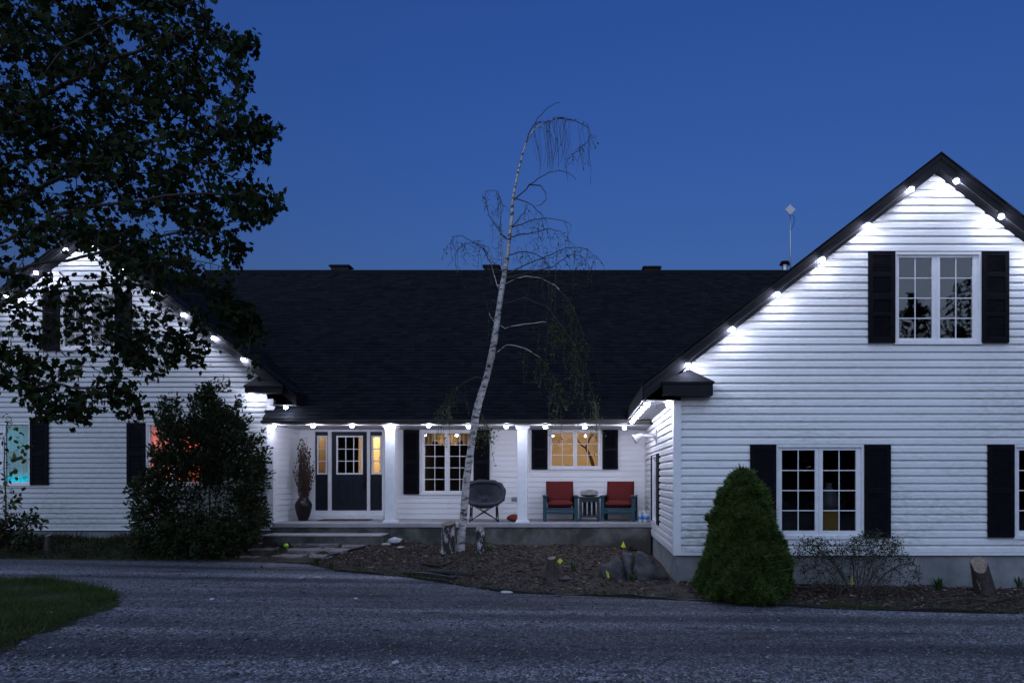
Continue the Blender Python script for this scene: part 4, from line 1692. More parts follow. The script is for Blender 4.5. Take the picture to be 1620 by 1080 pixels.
# maple leaf: five pointed lobes, slightly folded
mlv = []
for a, r in ((-90, 0.12), (-62, 0.42), (-38, 0.40), (-5, 0.66), (22, 0.50), (52, 0.82), (72, 0.60), (90, 1.0), (108, 0.60), (128, 0.82), (158, 0.50), (185, 0.66), (218, 0.40), (242, 0.42)):
    a = math.radians(a)
    xx, yy = r * math.cos(a) * 0.62, r * math.sin(a) * 0.62 + 0.12
    mlv.append((xx, yy, 0.22 * abs(xx) - 0.10 * yy * yy))
mlv.append((0, 0.12, 0))
MLF = [(i, (i + 1) % 14, 14) for i in range(14)]
OVAL_V = [(0, 0, 0), (0.30, 0.35, 0.08), (0.22, 0.75, 0.03), (0, 1.0, -0.08), (-0.22, 0.75, 0.03), (-0.30, 0.35, 0.08)]
OVAL_F = [(0, 1, 2, 3), (0, 3, 4, 5)]


def leaves(name, mt, parent, P, size, tv, tf, droop=0.5, out=None):
    n = len(P)
    ax = nrg.normal(0, 1, (n, 3)) + np.array([0, 0, -droop])
    if out is not None:
        ax += out
    nm = nrg.normal(0, 0.7, (n, 3)) + np.array([0, -0.25, 0.8])
    return pts_mesh(name, mt, P, frames(ax, nm), tv, tf, size, parent, 'stuff')


# --- the maple on the left, in front of the house
tb = Vector((-11.0, 10.6, zg(-11.0)))
maple = thing('maple_tree', 'big dark leafy maple standing before the left gable', 'tree', tb)
g = Grow()
T = g.limb([tb, tb + Vector((0.05, 0.0, 1.4)), tb + Vector((0.15, 0.05, 2.8)), tb + Vector((0.35, 0, 4.6)), tb + Vector((0.6, 0.1, 6.6)), tb + Vector((0.9, 0, 8.6)), tb + Vector((1.1, 0, 10.2))], jit=0.015)
atp = lambda z: g.nearest(np.array([tb.x + 0.3, 10.6, z]))
g.limb([at(0, 427, 10.4), at(75, 415, 10.3), at(140, 402, 10.2), at(230, 380, 10.1), at(320, 360, 10.0)], atp(3.9), jit=0.02)
g.limb([at(20, 598, 10.2), at(70, 604, 10.1), at(120, 612, 10.0), at(170, 622, 9.9)], atp(2.9), jit=0.02)
g.limb([at(10, 480, 10.6), at(90, 500, 10.7), at(180, 520, 10.7), at(260, 530, 10.6)], atp(3.4), jit=0.02)
g.limb([at(60, 300, 10.8), at(170, 240, 10.9), at(290, 210, 10.9), at(390, 205, 10.8)], atp(5.2), jit=0.02)
g.limb([at(120, 330, 9.8), at(260, 310, 9.7), at(400, 300, 9.7)], atp(4.6), jit=0.02)
g.limb([at(70, 150, 10.2), at(190, 90, 10.3), at(300, 50, 10.3)], atp(6.6), jit=0.02)
g.limb([at(20, 60, 10.9), at(90, -20, 10.9), at(170, -90, 10.9)], atp(7.8), jit=0.02)
g.limb([at(60, 460, 11.2), at(200, 450, 11.3), at(330, 470, 11.3), at(395, 520, 11.2)], atp(4.0), jit=0.02)
P1 = [(-70, -70), (290, -70), (322, 0), (342, 30), (362, 48), (385, 64), (388, 108), (395, 140), (372, 168), (408, 200), (418, 240), (400, 275), (420, 300), (405, 330), (385, 352), (388, 392), (352, 432), (325, 440), (270, 445), (190, 430), (140, 385), (80, 375), (0, 415), (-70, 430)]
P1b = [(380, 185), (430, 190), (446, 198), (425, 212), (385, 205)]
P1c = [(400, 280), (456, 287), (450, 300), (425, 320), (440, 326), (418, 338), (395, 315)]
P1d = [(370, 55), (396, 55), (398, 75), (375, 80)]
P2 = [(0, 420), (120, 425), (270, 445), (300, 470), (330, 500), (325, 545), (290, 560), (235, 555), (225, 590), (150, 565), (60, 575), (0, 560)]
P3 = [(-20, 540), (80, 560), (150, 580), (205, 600), (238, 615), (235, 655), (215, 662), (190, 640), (150, 638), (122, 665), (108, 660), (95, 640), (72, 660), (55, 655), (60, 630), (0, 600), (-20, 600)]
P4 = [(330, 435), (380, 470), (410, 500), (420, 560), (405, 590), (385, 545), (345, 505)]
P5 = [(195, 540), (300, 520), (362, 560), (340, 575), (290, 560), (230, 590)]
A = np.concatenate([px_poly_sample(1900, P1, 8.8, 12.6), px_poly_sample(28, P1b, 10.2, 11), px_poly_sample(40, P1c, 9.4, 10), px_poly_sample(12, P1d, 10, 10.6), px_poly_sample(190, P2, 9.6, 11.8),
                    px_poly_sample(150, P3, 9.5, 10.6), px_poly_sample(80, P4, 10.6, 11.5), px_poly_sample(45, P5, 10.2, 11)])
ns = np.sin(A[:, 0] * 2.9 + A[:, 2] * 1.3) * np.sin(A[:, 2] * 3.3 - A[:, 0] * 0.8) + 0.5 * np.sin(A[:, 0] * 6.1 + 1) * np.sin(A[:, 2] * 5.7)
A = A[ns > -0.34]
tips = g.attract(A, step=0.16, jit=0.05, arch=0.06)
g.radii(0.0055, 2.55)
main = g.chains[0]
g.mesh(9, [main]).build('trunk', M['bark'], maple, smooth=True)
g.mesh(7, g.chains[1:9]).build('limb', M['bark'], maple, smooth=True)
g.mesh(5, g.chains[9:]).build('twig', M['bark'], maple, kind='stuff')
tp = g.P[tips]
lp = np.repeat(tp, 8, 0) + np.clip(nrg.normal(0, 0.08, (len(tp) * 8, 3)), -0.19, 0.19)
lp[:, 2] -= 0.04
# leaves also sit along the last stretch of each twig
ex = np.array([g.P[c_[len(c_) // 2]] for c_ in g.chains[9:] if len(c_) > 3])
lp = np.concatenate([lp, np.repeat(ex, 2, 0) + nrg.normal(0, 0.09, (len(ex) * 2, 3))])
leaves('foliage', M['maple'], maple, lp, nrg.uniform(0.075, 0.17, len(lp)), mlv, MLF, 1.5)

# --- the leaning birch before the porch
bd = 15.3
bpx = [(728, 874), (730, 850), (733, 820), (737, 770), (742, 730), (748, 690), (753, 655), (761, 625), (771, 592), (780, 550), (787, 505), (792, 470), (797, 440), (802, 410), (806, 375), (810, 340), (811, 318), (817, 285), (824, 255), (832, 228), (843, 208), (858, 196), (872, 190), (884, 187)]
brad = [0.118, 0.105, 0.098, 0.094, 0.092, 0.092, 0.095, 0.092, 0.088, 0.082, 0.078, 0.074, 0.066, 0.054, 0.046, 0.040, 0.036, 0.030, 0.025, 0.021, 0.018, 0.015, 0.012, 0.009]
b0 = at(728, 868, bd)
b0.z = gz(b0.x, b0.y) - 0.05
birch = thing('birch_tree', 'slender leaning white birch with drooping bare top before the porch', 'tree', b0)
bp_ = [at(a, b, bd - 0.25 * math.sin(i * 0.2) * (i > 8)) for i, (a, b) in enumerate(bpx)]
bp_[0] = Vector((bp_[0].x, bd, b0.z))
fp, fr_ = [], []
for i in range(len(bp_) - 1):
    for k in range(5):
        t = k / 5
        p_ = bp_[i].lerp(bp_[i + 1], t) if i in (0,) else None
        a0, a1, a2, a3 = bp_[max(i - 1, 0)], bp_[i], bp_[i + 1], bp_[min(i + 2, len(bp_) - 1)]
        p_ = 0.5 * ((2 * a1) + (a2 - a0) * t + (2 * a0 - 5 * a1 + 4 * a2 - a3) * t * t + (3 * a1 - a0 - 3 * a2 + a3) * t ** 3)
        fp.append(p_)
        fr_.append((brad[i] * (1 - t) + brad[i + 1] * t) * (0.84 + 0.05 * math.sin(i * 2.1 + k)))
fp.append(bp_[-1])
fr_.append(brad[-1])
MB().tube(fp, fr_, 12).build('trunk', M['birch'], birch, smooth=True)

g = Grow()
bt = g.limb(fp, step=9)
BR = [
    [(833, 225), (840, 205), (851, 187), (866, 171), (880, 163), (887, 162)],
    [(884, 187), (905, 190), (920, 195), (931, 203), (934, 214), (929, 225), (918, 234), (908, 243), (899, 252)],
    [(816, 318), (826, 305), (838, 293), (850, 283), (868, 273), (884, 270), (898, 273), (908, 281), (911, 286)],
    [(842, 291), (855, 294), (863, 304), (864, 315), (856, 324), (848, 326)],
    [(815, 318), (828, 318), (842, 324), (850, 333), (858, 341), (864, 350)],
    [(809, 366), (820, 348), (832, 330), (834, 324)],
    [(809, 366), (825, 355), (845, 347), (866, 345), (884, 347), (900, 353), (904, 357)],
    [(806, 380), (826, 371), (850, 366), (870, 362), (887, 366), (897, 375), (903, 384)],
    [(803, 405), (826, 398), (846, 401), (858, 408), (868, 420)],
    [(800, 438), (822, 424), (842, 414), (866, 405), (888, 395), (910, 391), (928, 394), (940, 404), (941, 416), (934, 428)],
    [(800, 442), (825, 434), (850, 428), (872, 423), (892, 410), (905, 402), (920, 405), (930, 418), (932, 430)],
    [(806, 388), (795, 372), (785, 358), (775, 342), (769, 326), (767, 310), (771, 302), (785, 302), (793, 318), (796, 333)],
    [(792, 470), (786, 450), (779, 424), (772, 402), (762, 388), (748, 384), (735, 386), (722, 396), (720, 412), (722, 422)],
    [(786, 410), (765, 395), (748, 382), (730, 373), (716, 374), (713, 385), (712, 392)],
    [(797, 442), (794, 420), (792, 395), (791, 360), (793, 330), (788, 300)],
    [(783, 522), (777, 503), (771, 487), (767, 472), (765, 462)],
    [(789, 492), (786, 482), (782, 475), (775, 473)],
    [(794, 524), (799, 519), (804, 517), (820, 514), (838, 512), (858, 509), (872, 511), (890, 520), (905, 540), (913, 565)],
    [(798, 452), (808, 445), (818, 440), (832, 437), (856, 440), (880, 452), (900, 475), (915, 505), (925, 540)],
    [(778, 560), (800, 545), (830, 550), (860, 570), (880, 600), (890, 640)],
    [(768, 600), (752, 596), (735, 604), (715, 620), (700, 640), (690, 662)],
    [(790, 480), (830, 470), (865, 485), (900, 530), (925, 580), (940, 630), (946, 655)],
    [(757, 640), (762, 655), (770, 672), (778, 686)],
]
first = len(g.chains)
for q in BR:
    dd = bd + rng.uniform(-0.45, 0.35)
    st = g.nearest(np.array(at(q[0][0], q[0][1], bd)))
    pts = [at(a, b, bd + (dd - bd) * min(1, i / 3)) for i, (a, b) in enumerate(q)]
    g.limb(pts[1:], st, step=0.09, jit=0.006)
limbs = g.chains[first:]
rset = {}
# hanging strands
strands = []
def hang(ch, n, lmin, lmax, i0=0.35, drift=0.12):
    for _ in range(n):
        i = ch[int(len(ch) * rng.uniform(i0, 0.999))]
        p0 = g.P[i]
        L_ = rng.uniform(lmin, lmax)
        dx, dy = rng.gauss(0, drift), rng.gauss(0, drift)
        pts = [p0 + np.array([dx * t ** 0.7 + 0.02 * math.sin(6 * t + dx * 40), dy * t, -L_ * t ** 1.35 + 0.10 * L_ * math.sin(math.pi * min(1, t * 1.5)) * 0.5]) for t in (0.15, 0.3, 0.45, 0.6, 0.75, 0.9, 1.0)]
        g.limb(pts, i, step=9)
        strands.append(g.chains[-1])
nh = [0, 16, 1, 0, 2, 4, 9, 9, 9, 18, 12, 10, 13, 7, 5, 1, 1, 30, 34, 30, 22, 40, 5]
for ch, k, q in zip(limbs, nh, BR):
    if k:
        hang(ch, k, 0.15, 0.95 if q[0][1] > 440 else 0.42, 0.55 if q[0][1] < 300 else 0.35)
crown = list(range(bt[105], bt[-1]))
top_tr = bt[-18:]
for _ in range(44):     # the long weeping tuft at the tip
    i = rng.choice(top_tr[4:] + limbs[1][: len(limbs[1]) * 2 // 3])
    p0 = g.P[i]
    L_ = rng.uniform(0.6, 1.25)
    dx = rng.uniform(-0.30, 0.25)
    pts = [p0 + np.array([dx * math.sin(t * 2.6) + 0.03 * math.sin(9 * t), rng.gauss(0, 0.01), 0.10 * math.sin(t * 3.1) - L_ * t * t]) for t in (0.12, 0.25, 0.4, 0.55, 0.7, 0.85, 1.0)]
    g.limb(pts, i, step=9)
    strands.append(g.chains[-1])
fine = len(g.chains)
for poly, k in (([(715, 400), (722, 380), (750, 372), (785, 390), (795, 425), (760, 425), (735, 418)], 120), ([(765, 310), (795, 305), (800, 380), (785, 400), (772, 350)], 70),
                ([(812, 355), (850, 345), (880, 365), (905, 385), (900, 400), (850, 425), (810, 425)], 190), ([(850, 400), (925, 392), (942, 412), (936, 432), (860, 430)], 130)):
    g.attract(px_poly_sample(k, poly, bd - 0.4, bd + 0.4), step=0.07, jit=0.09, arch=0.18)
strands += g.chains[fine:]
g.R = np.full(g.n, 0.0036)
for ch, q in zip(limbs, BR):
    r0 = 0.013 if 430 < q[0][1] < 470 else 0.010
    for j, i in enumerate(ch):
        g.R[i] = max(g.R[i], r0 * (1 - j / len(ch)) ** 0.8 + 0.004)
for ch, q in zip(limbs, BR):
    n_ = len(ch)
    k = max(2, int(n_ * (0.5 if q[0][1] > 430 else 0.0)))
    if q[0][1] > 430 and q[0][1] < 570 and q[0][0] < 800 and q[0][0] != 790:
        g.mesh(6, [ch[:k + 1]]).build('branch', M['birch'], birch, smooth=True)
        g.mesh(5, [ch[k:]]).build('branch', M['birch_twig'], birch)
    else:
        g.mesh(5, [ch]).build('branch', M['birch_twig'], birch)
g.mesh(3, strands).build('twig', M['birch_twig'], birch, kind='stuff')
sp = []
for ch in strands:
    top = g.P[ch[0]][2]
    low = top < Z_(455, bd)
    for i in ch[1:]:
        if rng.random() < (0.95 if low else 0.16):
            for _ in range(rng.choice((1, 2, 3)) if low else 1):
                sp.append(g.P[i] + np.array([rng.gauss(0, 0.035) for _ in range(3)]))
cl = [at(rng.gauss(768, 11), rng.gauss(690, 9), 15.1 + rng.gauss(0, 0.1)) for _ in range(110)] + [at(rng.gauss(752, 6), rng.gauss(693, 7), 15.0) for _ in range(25)]
sp = np.array(sp + [tuple(c_) for c_ in cl])
leaves('foliage', M['birch_leaf'], birch, sp, nrg.uniform(0.030, 0.062, len(sp)), OVAL_V, OVAL_F, 1.2)


# --- big loose evergreen bush in front of the left gable
SPRAY_V = [(-0.06, 0, 0), (0.06, 0, 0), (0.22, 0.3, 0.05), (0.10, 0.45, 0.02), (0.30, 0.62, -0.02), (0.08, 0.75, 0), (0, 1.0, -0.12), (-0.08, 0.75, 0), (-0.30, 0.60, -0.02), (-0.10, 0.45, 0.02), (-0.22, 0.3, 0.05)]
SPRAY_F = [(0, 1, 2, 3, 9, 10), (3, 4, 5, 7, 8, 9), (5, 6, 7)]
bc = gp(318, 872)
bc = Vector((bc.x, 15.2, gz(bc.x, 15.2)))
bush = thing('evergreen_bush', 'large shaggy evergreen bush hiding the red lit window', 'bush', bc)
g = Grow()
for a, b, c_ in ((255, 700, 15.3), (285, 660, 15.1), (318, 655, 15.3), (340, 640, 15.2), (375, 680, 15.1), (398, 730, 15.2), (350, 700, 14.9), (238, 760, 15.0), (300, 740, 14.8)):
    e = at(a, b, c_)
    s_ = bc + Vector(((e.x - bc.x) * 0.45, (e.y - bc.y) * 0.5, 0.0))
    g.limb([s_, s_.lerp(e, 0.35) + Vector((0.04 * (e.x - bc.x), 0, 0)), s_.lerp(e, 0.7), e], jit=0.012)
nl = len(g.chains)
PB = [(208, 790), (216, 760), (238, 748), (250, 728), (262, 690), (254, 668), (264, 655), (280, 652), (296, 664), (308, 652), (318, 640), (332, 630), (342, 632), (352, 645), (375, 655), (382, 685), (400, 700), (406, 735), (420, 755), (412, 790), (422, 818), (400, 850), (385, 872), (330, 882), (235, 880), (208, 850), (216, 800)]
A = px_poly_sample(1800, PB, 14.3, 16.0)
ctr = np.array(at(318, 790, 15.2))
spk = []
for _ in range(70):     # stray leaders that break the outline
    k = rng.randrange(len(PB))
    a, b = PB[k]
    if b > 735:
        continue
    q = np.array(at(a + rng.gauss(0, 5), b + rng.gauss(0, 5), 15.1 + rng.gauss(0, 0.25)))
    dv = q - ctr
    dv = dv / np.linalg.norm(dv) + np.array([0, 0, 0.35])
    for t in (0.0, 0.07, 0.13):
        spk.append(q + dv * (t + rng.uniform(0, 0.06)))
A = np.concatenate([A, np.array([q for q in spk if q[2] > 0.5])])
# thinner where the stems and the wall show through
zz_ = A[:, 2]
thin = ((A[:, 2] < Z_(752, 15.2)) & (A[:, 2] > Z_(815, 15.2)) & (np.abs(A[:, 0] - X_(325, 15.2)) < 0.75))
A = A[~(thin & (nrg.random(len(A)) < 0.72))]
tips = g.attract(A, step=0.14, jit=0.05, arch=-0.02)
g.radii(0.0035, 2.5, rmax=0.045)
for ch in g.chains[:nl]:
    g.mesh(6, [ch]).build('stem', M['bark'], bush, smooth=True)
g.mesh(4, g.chains[nl:]).build('twig', M['bark'], bush, kind='stuff')
tp = g.P[tips]
lp = np.repeat(tp, 12, 0) + np.clip(nrg.normal(0, 0.07, (len(tp) * 12, 3)), -0.15, 0.15)
od = lp - np.array([bc.x, 15.3, bc.z + 1.2])
od /= np.linalg.norm(od, axis=1)[:, None]
leaves('foliage', M['bush'], bush, lp, nrg.uniform(0.06, 0.14, len(lp)), SPRAY_V, SPRAY_F, -0.2, od * 1.3)

# --- dense cone of dwarf spruce by the right window
sc_ = gp(1175, 948)
sc_ = Vector((X_(1176, 10.95), 10.95, gz(X_(1176, 10.95), 10.95)))
spruce = thing('dwarf_spruce', 'dense bright green cone of dwarf spruce by the right wing corner', 'bush', sc_)
prof = [(948, 0.66), (935, 0.74), (920, 0.765), (895, 0.72), (875, 0.66), (855, 0.585), (835, 0.545), (815, 0.50), (795, 0.435), (775, 0.385), (760, 0.29), (750, 0.19), (744, 0.06)]
zs = np.array([Z_(a, 10.95) for a, _ in prof])
rs = np.array([max(0.01, r * 0.87 - 0.045) for _, r in prof])


def lump(a, z):
    return 1 + 0.10 * np.sin(3 * a + 4.1 * z) + 0.07 * np.sin(5 * a - 7 * z + 1.3) + 0.05 * np.sin(9 * a + 11 * z) + 0.035 * np.sin(17 * a - 19 * z)


LC = []
for _ in range(420):
    zc = sc_.z + (zs[-1] - sc_.z) * (1 - math.sqrt(rng.random()))
    LC.append((rng.uniform(0, 6.283), zc, rng.uniform(0.75, 1.25)))
LCp = np.array([(float(np.interp(z_, zs, rs)) * math.cos(a_), float(np.interp(z_, zs, rs)) * math.sin(a_), z_ - sc_.z) for a_, z_, _ in LC])
LCs = np.array([q for _, _, q in LC])


def knob(a, z):
    a, z = np.atleast_1d(a), np.atleast_1d(z)
    r0 = np.interp(z, zs, rs)
    p_ = np.stack([r0 * np.cos(a), r0 * np.sin(a), z - sc_.z], 1)
    out = np.zeros(len(a))
    for i in range(0, len(a), 2000):
        d = np.linalg.norm(p_[i:i + 2000, None] - LCp[None], axis=2) / LCs
        out[i:i + 2000] = np.clip(1 - (d.min(1) / 0.13) ** 2, -1.0, 1)
    return out


mb = MB()
na = 48
for i in range(30):
    z = sc_.z - 0.02 + (zs[-1] - sc_.z) * i / 29
    for k in range(na):
        a = 2 * math.pi * k / na
        r = float(np.interp(z, zs, rs)) * float(lump(a, z)) * 0.90 + 0.05 * float(knob(a, z)[0]) * min(1, float(np.interp(z, zs, rs)) / 0.4)
        mb.v.append((sc_.x + r * math.cos(a), sc_.y + r * math.sin(a), z))
for i in range(29):
    for k in range(na):
        mb.f.append((i * na + k, i * na + (k + 1) % na, (i + 1) * na + (k + 1) % na, (i + 1) * na + k))
mb.build('crown', M['spruce_core'], spruce, smooth=True)
n_ = 26000
z = sc_.z + (zs[-1] - sc_.z) * (1 - np.sqrt(nrg.random(n_)) * 0.999)
z = np.where(nrg.random(n_) < 0.25, nrg.uniform(sc_.z, zs[-1], n_), z)
a = nrg.uniform(0, 2 * math.pi, n_)
r = np.interp(z, zs, rs) * lump(a, z) * nrg.uniform(0.88, 1.01, n_) + 0.08 * knob(a, z) * np.clip(np.interp(z, zs, rs) / 0.4, 0.1, 1)
P = np.stack([sc_.x + r * np.cos(a), sc_.y + r * np.sin(a), z], 1)
ax = np.stack([np.cos(a), np.sin(a), np.full(n_, 0.75)], 1) + nrg.normal(0, 0.45, (n_, 3))
NEED_V, NEED_F = [], []
for k in range(6):
    t = math.pi * 2 * k / 6
    b = len(NEED_V)
    cx_, cy_ = math.cos(t), math.sin(t)
    NEED_V += [(-0.10 * cy_, 0.0, 0.10 * cx_), (0.10 * cy_, 0.0, -0.10 * cx_), (0.55 * cx_, 0.75 + 0.1 * (k % 2), 0.55 * cy_)]
    NEED_F.append((b, b + 1, b + 2))
NEED_V += [(-0.14, 0.1, 0), (0.14, 0.1, 0), (0, 1.1, 0)]
NEED_F.append((18, 19, 20))
pts_mesh('needle', M['spruce'], P, frames(ax, nrg.normal(0, 1, (n_, 3))), NEED_V, NEED_F, nrg.gamma(6, 0.0095, n_), spruce)

# --- twiggy half bare shrub under the right window
tc = gp(1355, 940)
shrub = thing('twiggy_shrub', 'sparse twiggy shrub with few leaves under the right wing window', 'shrub', tc)
g = Grow()
for k in range(16):
    e = at(rng.uniform(1275, 1445), rng.uniform(842, 905), rng.uniform(10.9, 11.9))
    s_ = Vector((tc.x + (e.x - tc.x) * 0.12, tc.y + rng.uniform(-0.1, 0.1), tc.z - 0.02))
    g.limb([s_, s_.lerp(e, 0.4) + Vector((0, 0, 0.12)), s_.lerp(e, 0.75) + Vector((0, 0, 0.06)), e], step=0.12, jit=0.012)
nl = len(g.chains)
PS = [(1262, 862), (1275, 850), (1300, 852), (1335, 862), (1365, 842), (1395, 838), (1420, 850), (1440, 880), (1462, 900), (1455, 930), (1400, 942), (1310, 942), (1268, 925), (1256, 890)]
tips = g.attract(px_poly_sample(1300, PS, 10.6, 12.0), step=0.08, jit=0.09, arch=0.05)
g.radii(0.0026, 2.3, rmax=0.014)
g.mesh(4, g.chains[:nl]).build('stem', M['purple_twig'], shrub)
g.mesh(3, g.chains[nl:]).build('twig', M['purple_twig'], shrub, kind='stuff')
tp = g.P[tips]
tp = tp[(tp[:, 2] > Z_(885, 11.2)) | (nrg.random(len(tp)) < 0.3)]
lp = np.repeat(tp, 5, 0) + nrg.normal(0, 0.04, (len(tp) * 5, 3))
leaves('foliage', M['cedar'], shrub, lp, nrg.uniform(0.02, 0.045, len(lp)), OVAL_V, OVAL_F, 0.0)

# --- sapling and low bush at the far left
sb = gp(10, 868)
sap = thing('young_sapling', 'thin young sapling with few round leaves beside the teal lit window', 'tree', sb)
g = Grow()
c0 = g.limb([sb, at(9, 800, sb.y), at(7, 740, sb.y), at(6, 690, sb.y)], jit=0.006)
tips = g.attract(np.array([tuple(at(a, b, sb.y + rng.uniform(-0.25, 0.25))) for a, b in ((20, 668), (8, 662), (25, 690), (38, 704), (30, 722), (3, 700), (12, 722), (-5, 690), (24, 740), (37, 728), (17, 755), (22, 778), (-4, 780), (27, 790), (34, 787), (3, 800), (15, 805), (20, 795), (-8, 720), (-15, 750))]), step=0.1, jit=0.08)
g.radii(0.005, 2.3, rmax=0.02)
g.mesh(6, [c0]).build('trunk', M['twig'], sap, smooth=True)
g.mesh(4, g.chains[1:]).build('twig', M['twig'], sap, kind='stuff')
tp = g.P[tips]
lp = np.repeat(tp, 6, 0) + nrg.normal(0, 0.065, (len(tp) * 6, 3))
leaves('foliage', M['birch_leaf'], sap, lp, nrg.uniform(0.08, 0.15, len(lp)), OVAL_V, OVAL_F, 0.9)

lb = gp(28, 872)
low = thing('low_bush', 'low dark leafy bush against the foundation at the far left', 'bush', lb)
g = Grow()
for k in range(9):
    e = at(rng.uniform(-10, 62), rng.uniform(815, 845), rng.uniform(lb.y - 0.2, lb.y + 0.4))
    g.limb([lb + Vector((0.1 * (e.x - lb.x), 0, 0)), lb.lerp(e, 0.5) + Vector((0, 0, 0.1)), e], step=0.12)
nl = len(g.chains)
tips = g.attract(px_poly_sample(150, [(-25, 830), (5, 815), (30, 818), (50, 808), (66, 825), (58, 850), (68, 880), (-25, 885)], lb.y - 0.35, lb.y + 0.5), step=0.1)
g.radii(0.003, 2.3, rmax=0.012)
g.mesh(4, g.chains).build('stem', M['twig'], low)
lp = np.repeat(g.P[tips], 7, 0) + nrg.normal(0, 0.05, (len(tips) * 7, 3))
leaves('foliage', M['cedar'], low, lp, nrg.uniform(0.07, 0.13, len(lp)), OVAL_V, OVAL_F, 0.1)


# --- clumps of strap leaves and weeds in the bed
def clump(px_, py_, n, L_, w_, label, mt='weed', name='weed_clump', grp='weeds and clumps in the bed', spread=0.6):
    c_ = gp(px_, py_)
    t_ = thing(name, label, 'plant', c_, grp)
    mb = MB()
    for k in range(n):
        a = rng.uniform(0, 2 * math.pi)
        l_ = L_ * rng.uniform(0.6, 1.1)
        o_ = spread * rng.uniform(0.3, 1.0)
        r0 = 0.15 * L_ * rng.random()
        pts = []
        for t in (0, 0.3, 0.6, 0.85, 1.0):
            rr = r0 + l_ * o_ * (t ** 1.4)
            zz = l_ * (t - 0.55 * o_ * t ** 2.4)
            pts.append(Vector((c_.x + rr * math.cos(a), c_.y + rr * math.sin(a), c_.z - 0.01 + zz)))
        s_ = Vector((-math.sin(a), math.cos(a), 0.15))
        b = len(mb.v)
        for p_, q in zip(pts, (0.6, 1.0, 0.9, 0.55, 0.05)):
            mb.v += [tuple(p_ - s_ * w_ * q), tuple(p_ + s_ * w_ * q)]
        mb.f += [(b + 2 * i, b + 2 * i + 1, b + 2 * i + 3, b + 2 * i + 2) for i in range(4)]
    o = mb.build('leaf_blades', M[mt], t_, kind='stuff')
    return t_


clump(1484, 932, 46, 0.26, 0.012, 'green clump of strap leaves against the right foundation')
clump(1546, 930, 16, 0.22, 0.008, 'thin grassy tuft just behind the right stump')
clump(1612, 928, 22, 0.30, 0.010, 'green tuft at the far right by the foundation')
clump(907, 903, 12, 0.30, 0.014, 'upright leafy weed between small stump and boulder')
clump(1003, 918, 10, 0.24, 0.016, 'pale green weed growing in front of the boulder')
clump(953, 928, 12, 0.12, 0.010, 'small weed before the left end of boulder')
clump(984, 927, 12, 0.12, 0.010, 'small weed below the middle of the boulder')
clump(776, 872, 18, 0.20, 0.010, 'grassy weed right of the shorter birch stump')
clump(500, 893, 70, 0.22, 0.007, 'dark grass tuft at the foot of the flagstones', 'grass', 'grass_tuft')
clump(524, 899, 40, 0.17, 0.007, 'shorter grass tuft at the tip of the bed', 'grass', 'grass_tuft')
clump(648, 912, 26, 0.16, 0.010, 'broad green weed on the bed edge', 'weed')
clump(414, 897, 30, 0.06, 0.006, 'flat patch of grass growing on the gravel', 'grass', 'grass_tuft', spread=1.1)
clump(1000, 872, 16, 0.18, 0.018, 'dark leafy plant with pale blooms by the porch foundation', 'cedar')
clump(1215, 940, 20, 0.16, 0.006, 'thin grass at the right foot of the dwarf spruce', 'grass', 'grass_tuft')
# low growth along the bed's front edge
P = []
for _ in range(4200):
    xx = rng.uniform(-5.8, 8.0)
    if 0.3 < math.sin(xx * 2.7) * math.sin(xx * 1.1 + 1) or rng.random() < 0.3:
        yy = edge_y(xx) + rng.gauss(0.04, 0.07)
        P.append((xx, yy, gz(xx, max(yy, edge_y(xx) + 0.02))))
P = np.array(P)
blades('edge_grass', P, nrg.uniform(0.03, 0.12, len(P)), np.full(len(P), 0.008), M['grass'], 0.6)

# --- trees across the drive, seen only as reflections in the panes
P, Q = [], []
tl = MB()
for k in range(112):
    xx = -30 + 68 * (k % 36) / 35 + rng.uniform(-1, 1)
    yy = (-23 if k < 36 else -29) + rng.uniform(-2, 2)
    hh = rng.uniform(11.0, 15.5) if xx > 12 else rng.uniform(4.5, 7)
    if k >= 72:
        xx, yy, hh = -30 + 1.75 * (k - 72), -20.5 + rng.uniform(-0.5, 0.5), rng.uniform(3.8, 4.8)
    tl.tube([(xx, yy, -0.3), (xx + rng.uniform(-.3, .3), yy, hh * 0.9)], [0.2, 0.04], 5)
    conif = rng.random() < 0.5
    for _ in range(330 if k >= 72 else 1100 if xx > 12 else 260):
        t = rng.random() ** 0.8
        r = (1 - t) * 2.0 if conif else 2.3 * math.sqrt(max(0, 1 - (2 * t - 0.9) ** 2 * 0.8))
        a = rng.uniform(0, 6.283)
        q = r * math.sqrt(rng.random())
        P.append((xx + q * math.cos(a), yy + q * math.sin(a), 0.2 + hh * t))
        Q.append(rng.uniform(0.2, 0.55) if k < 72 and xx > 12 else rng.uniform(0.5, 1.1))
P = np.array(P)
tl.build('far_trunks', M['bark'], kind='stuff')
pts_mesh('far_trees', M['cedar'], P, rand_rot(len(P)), SPRAY_V, SPRAY_F, np.array(Q))

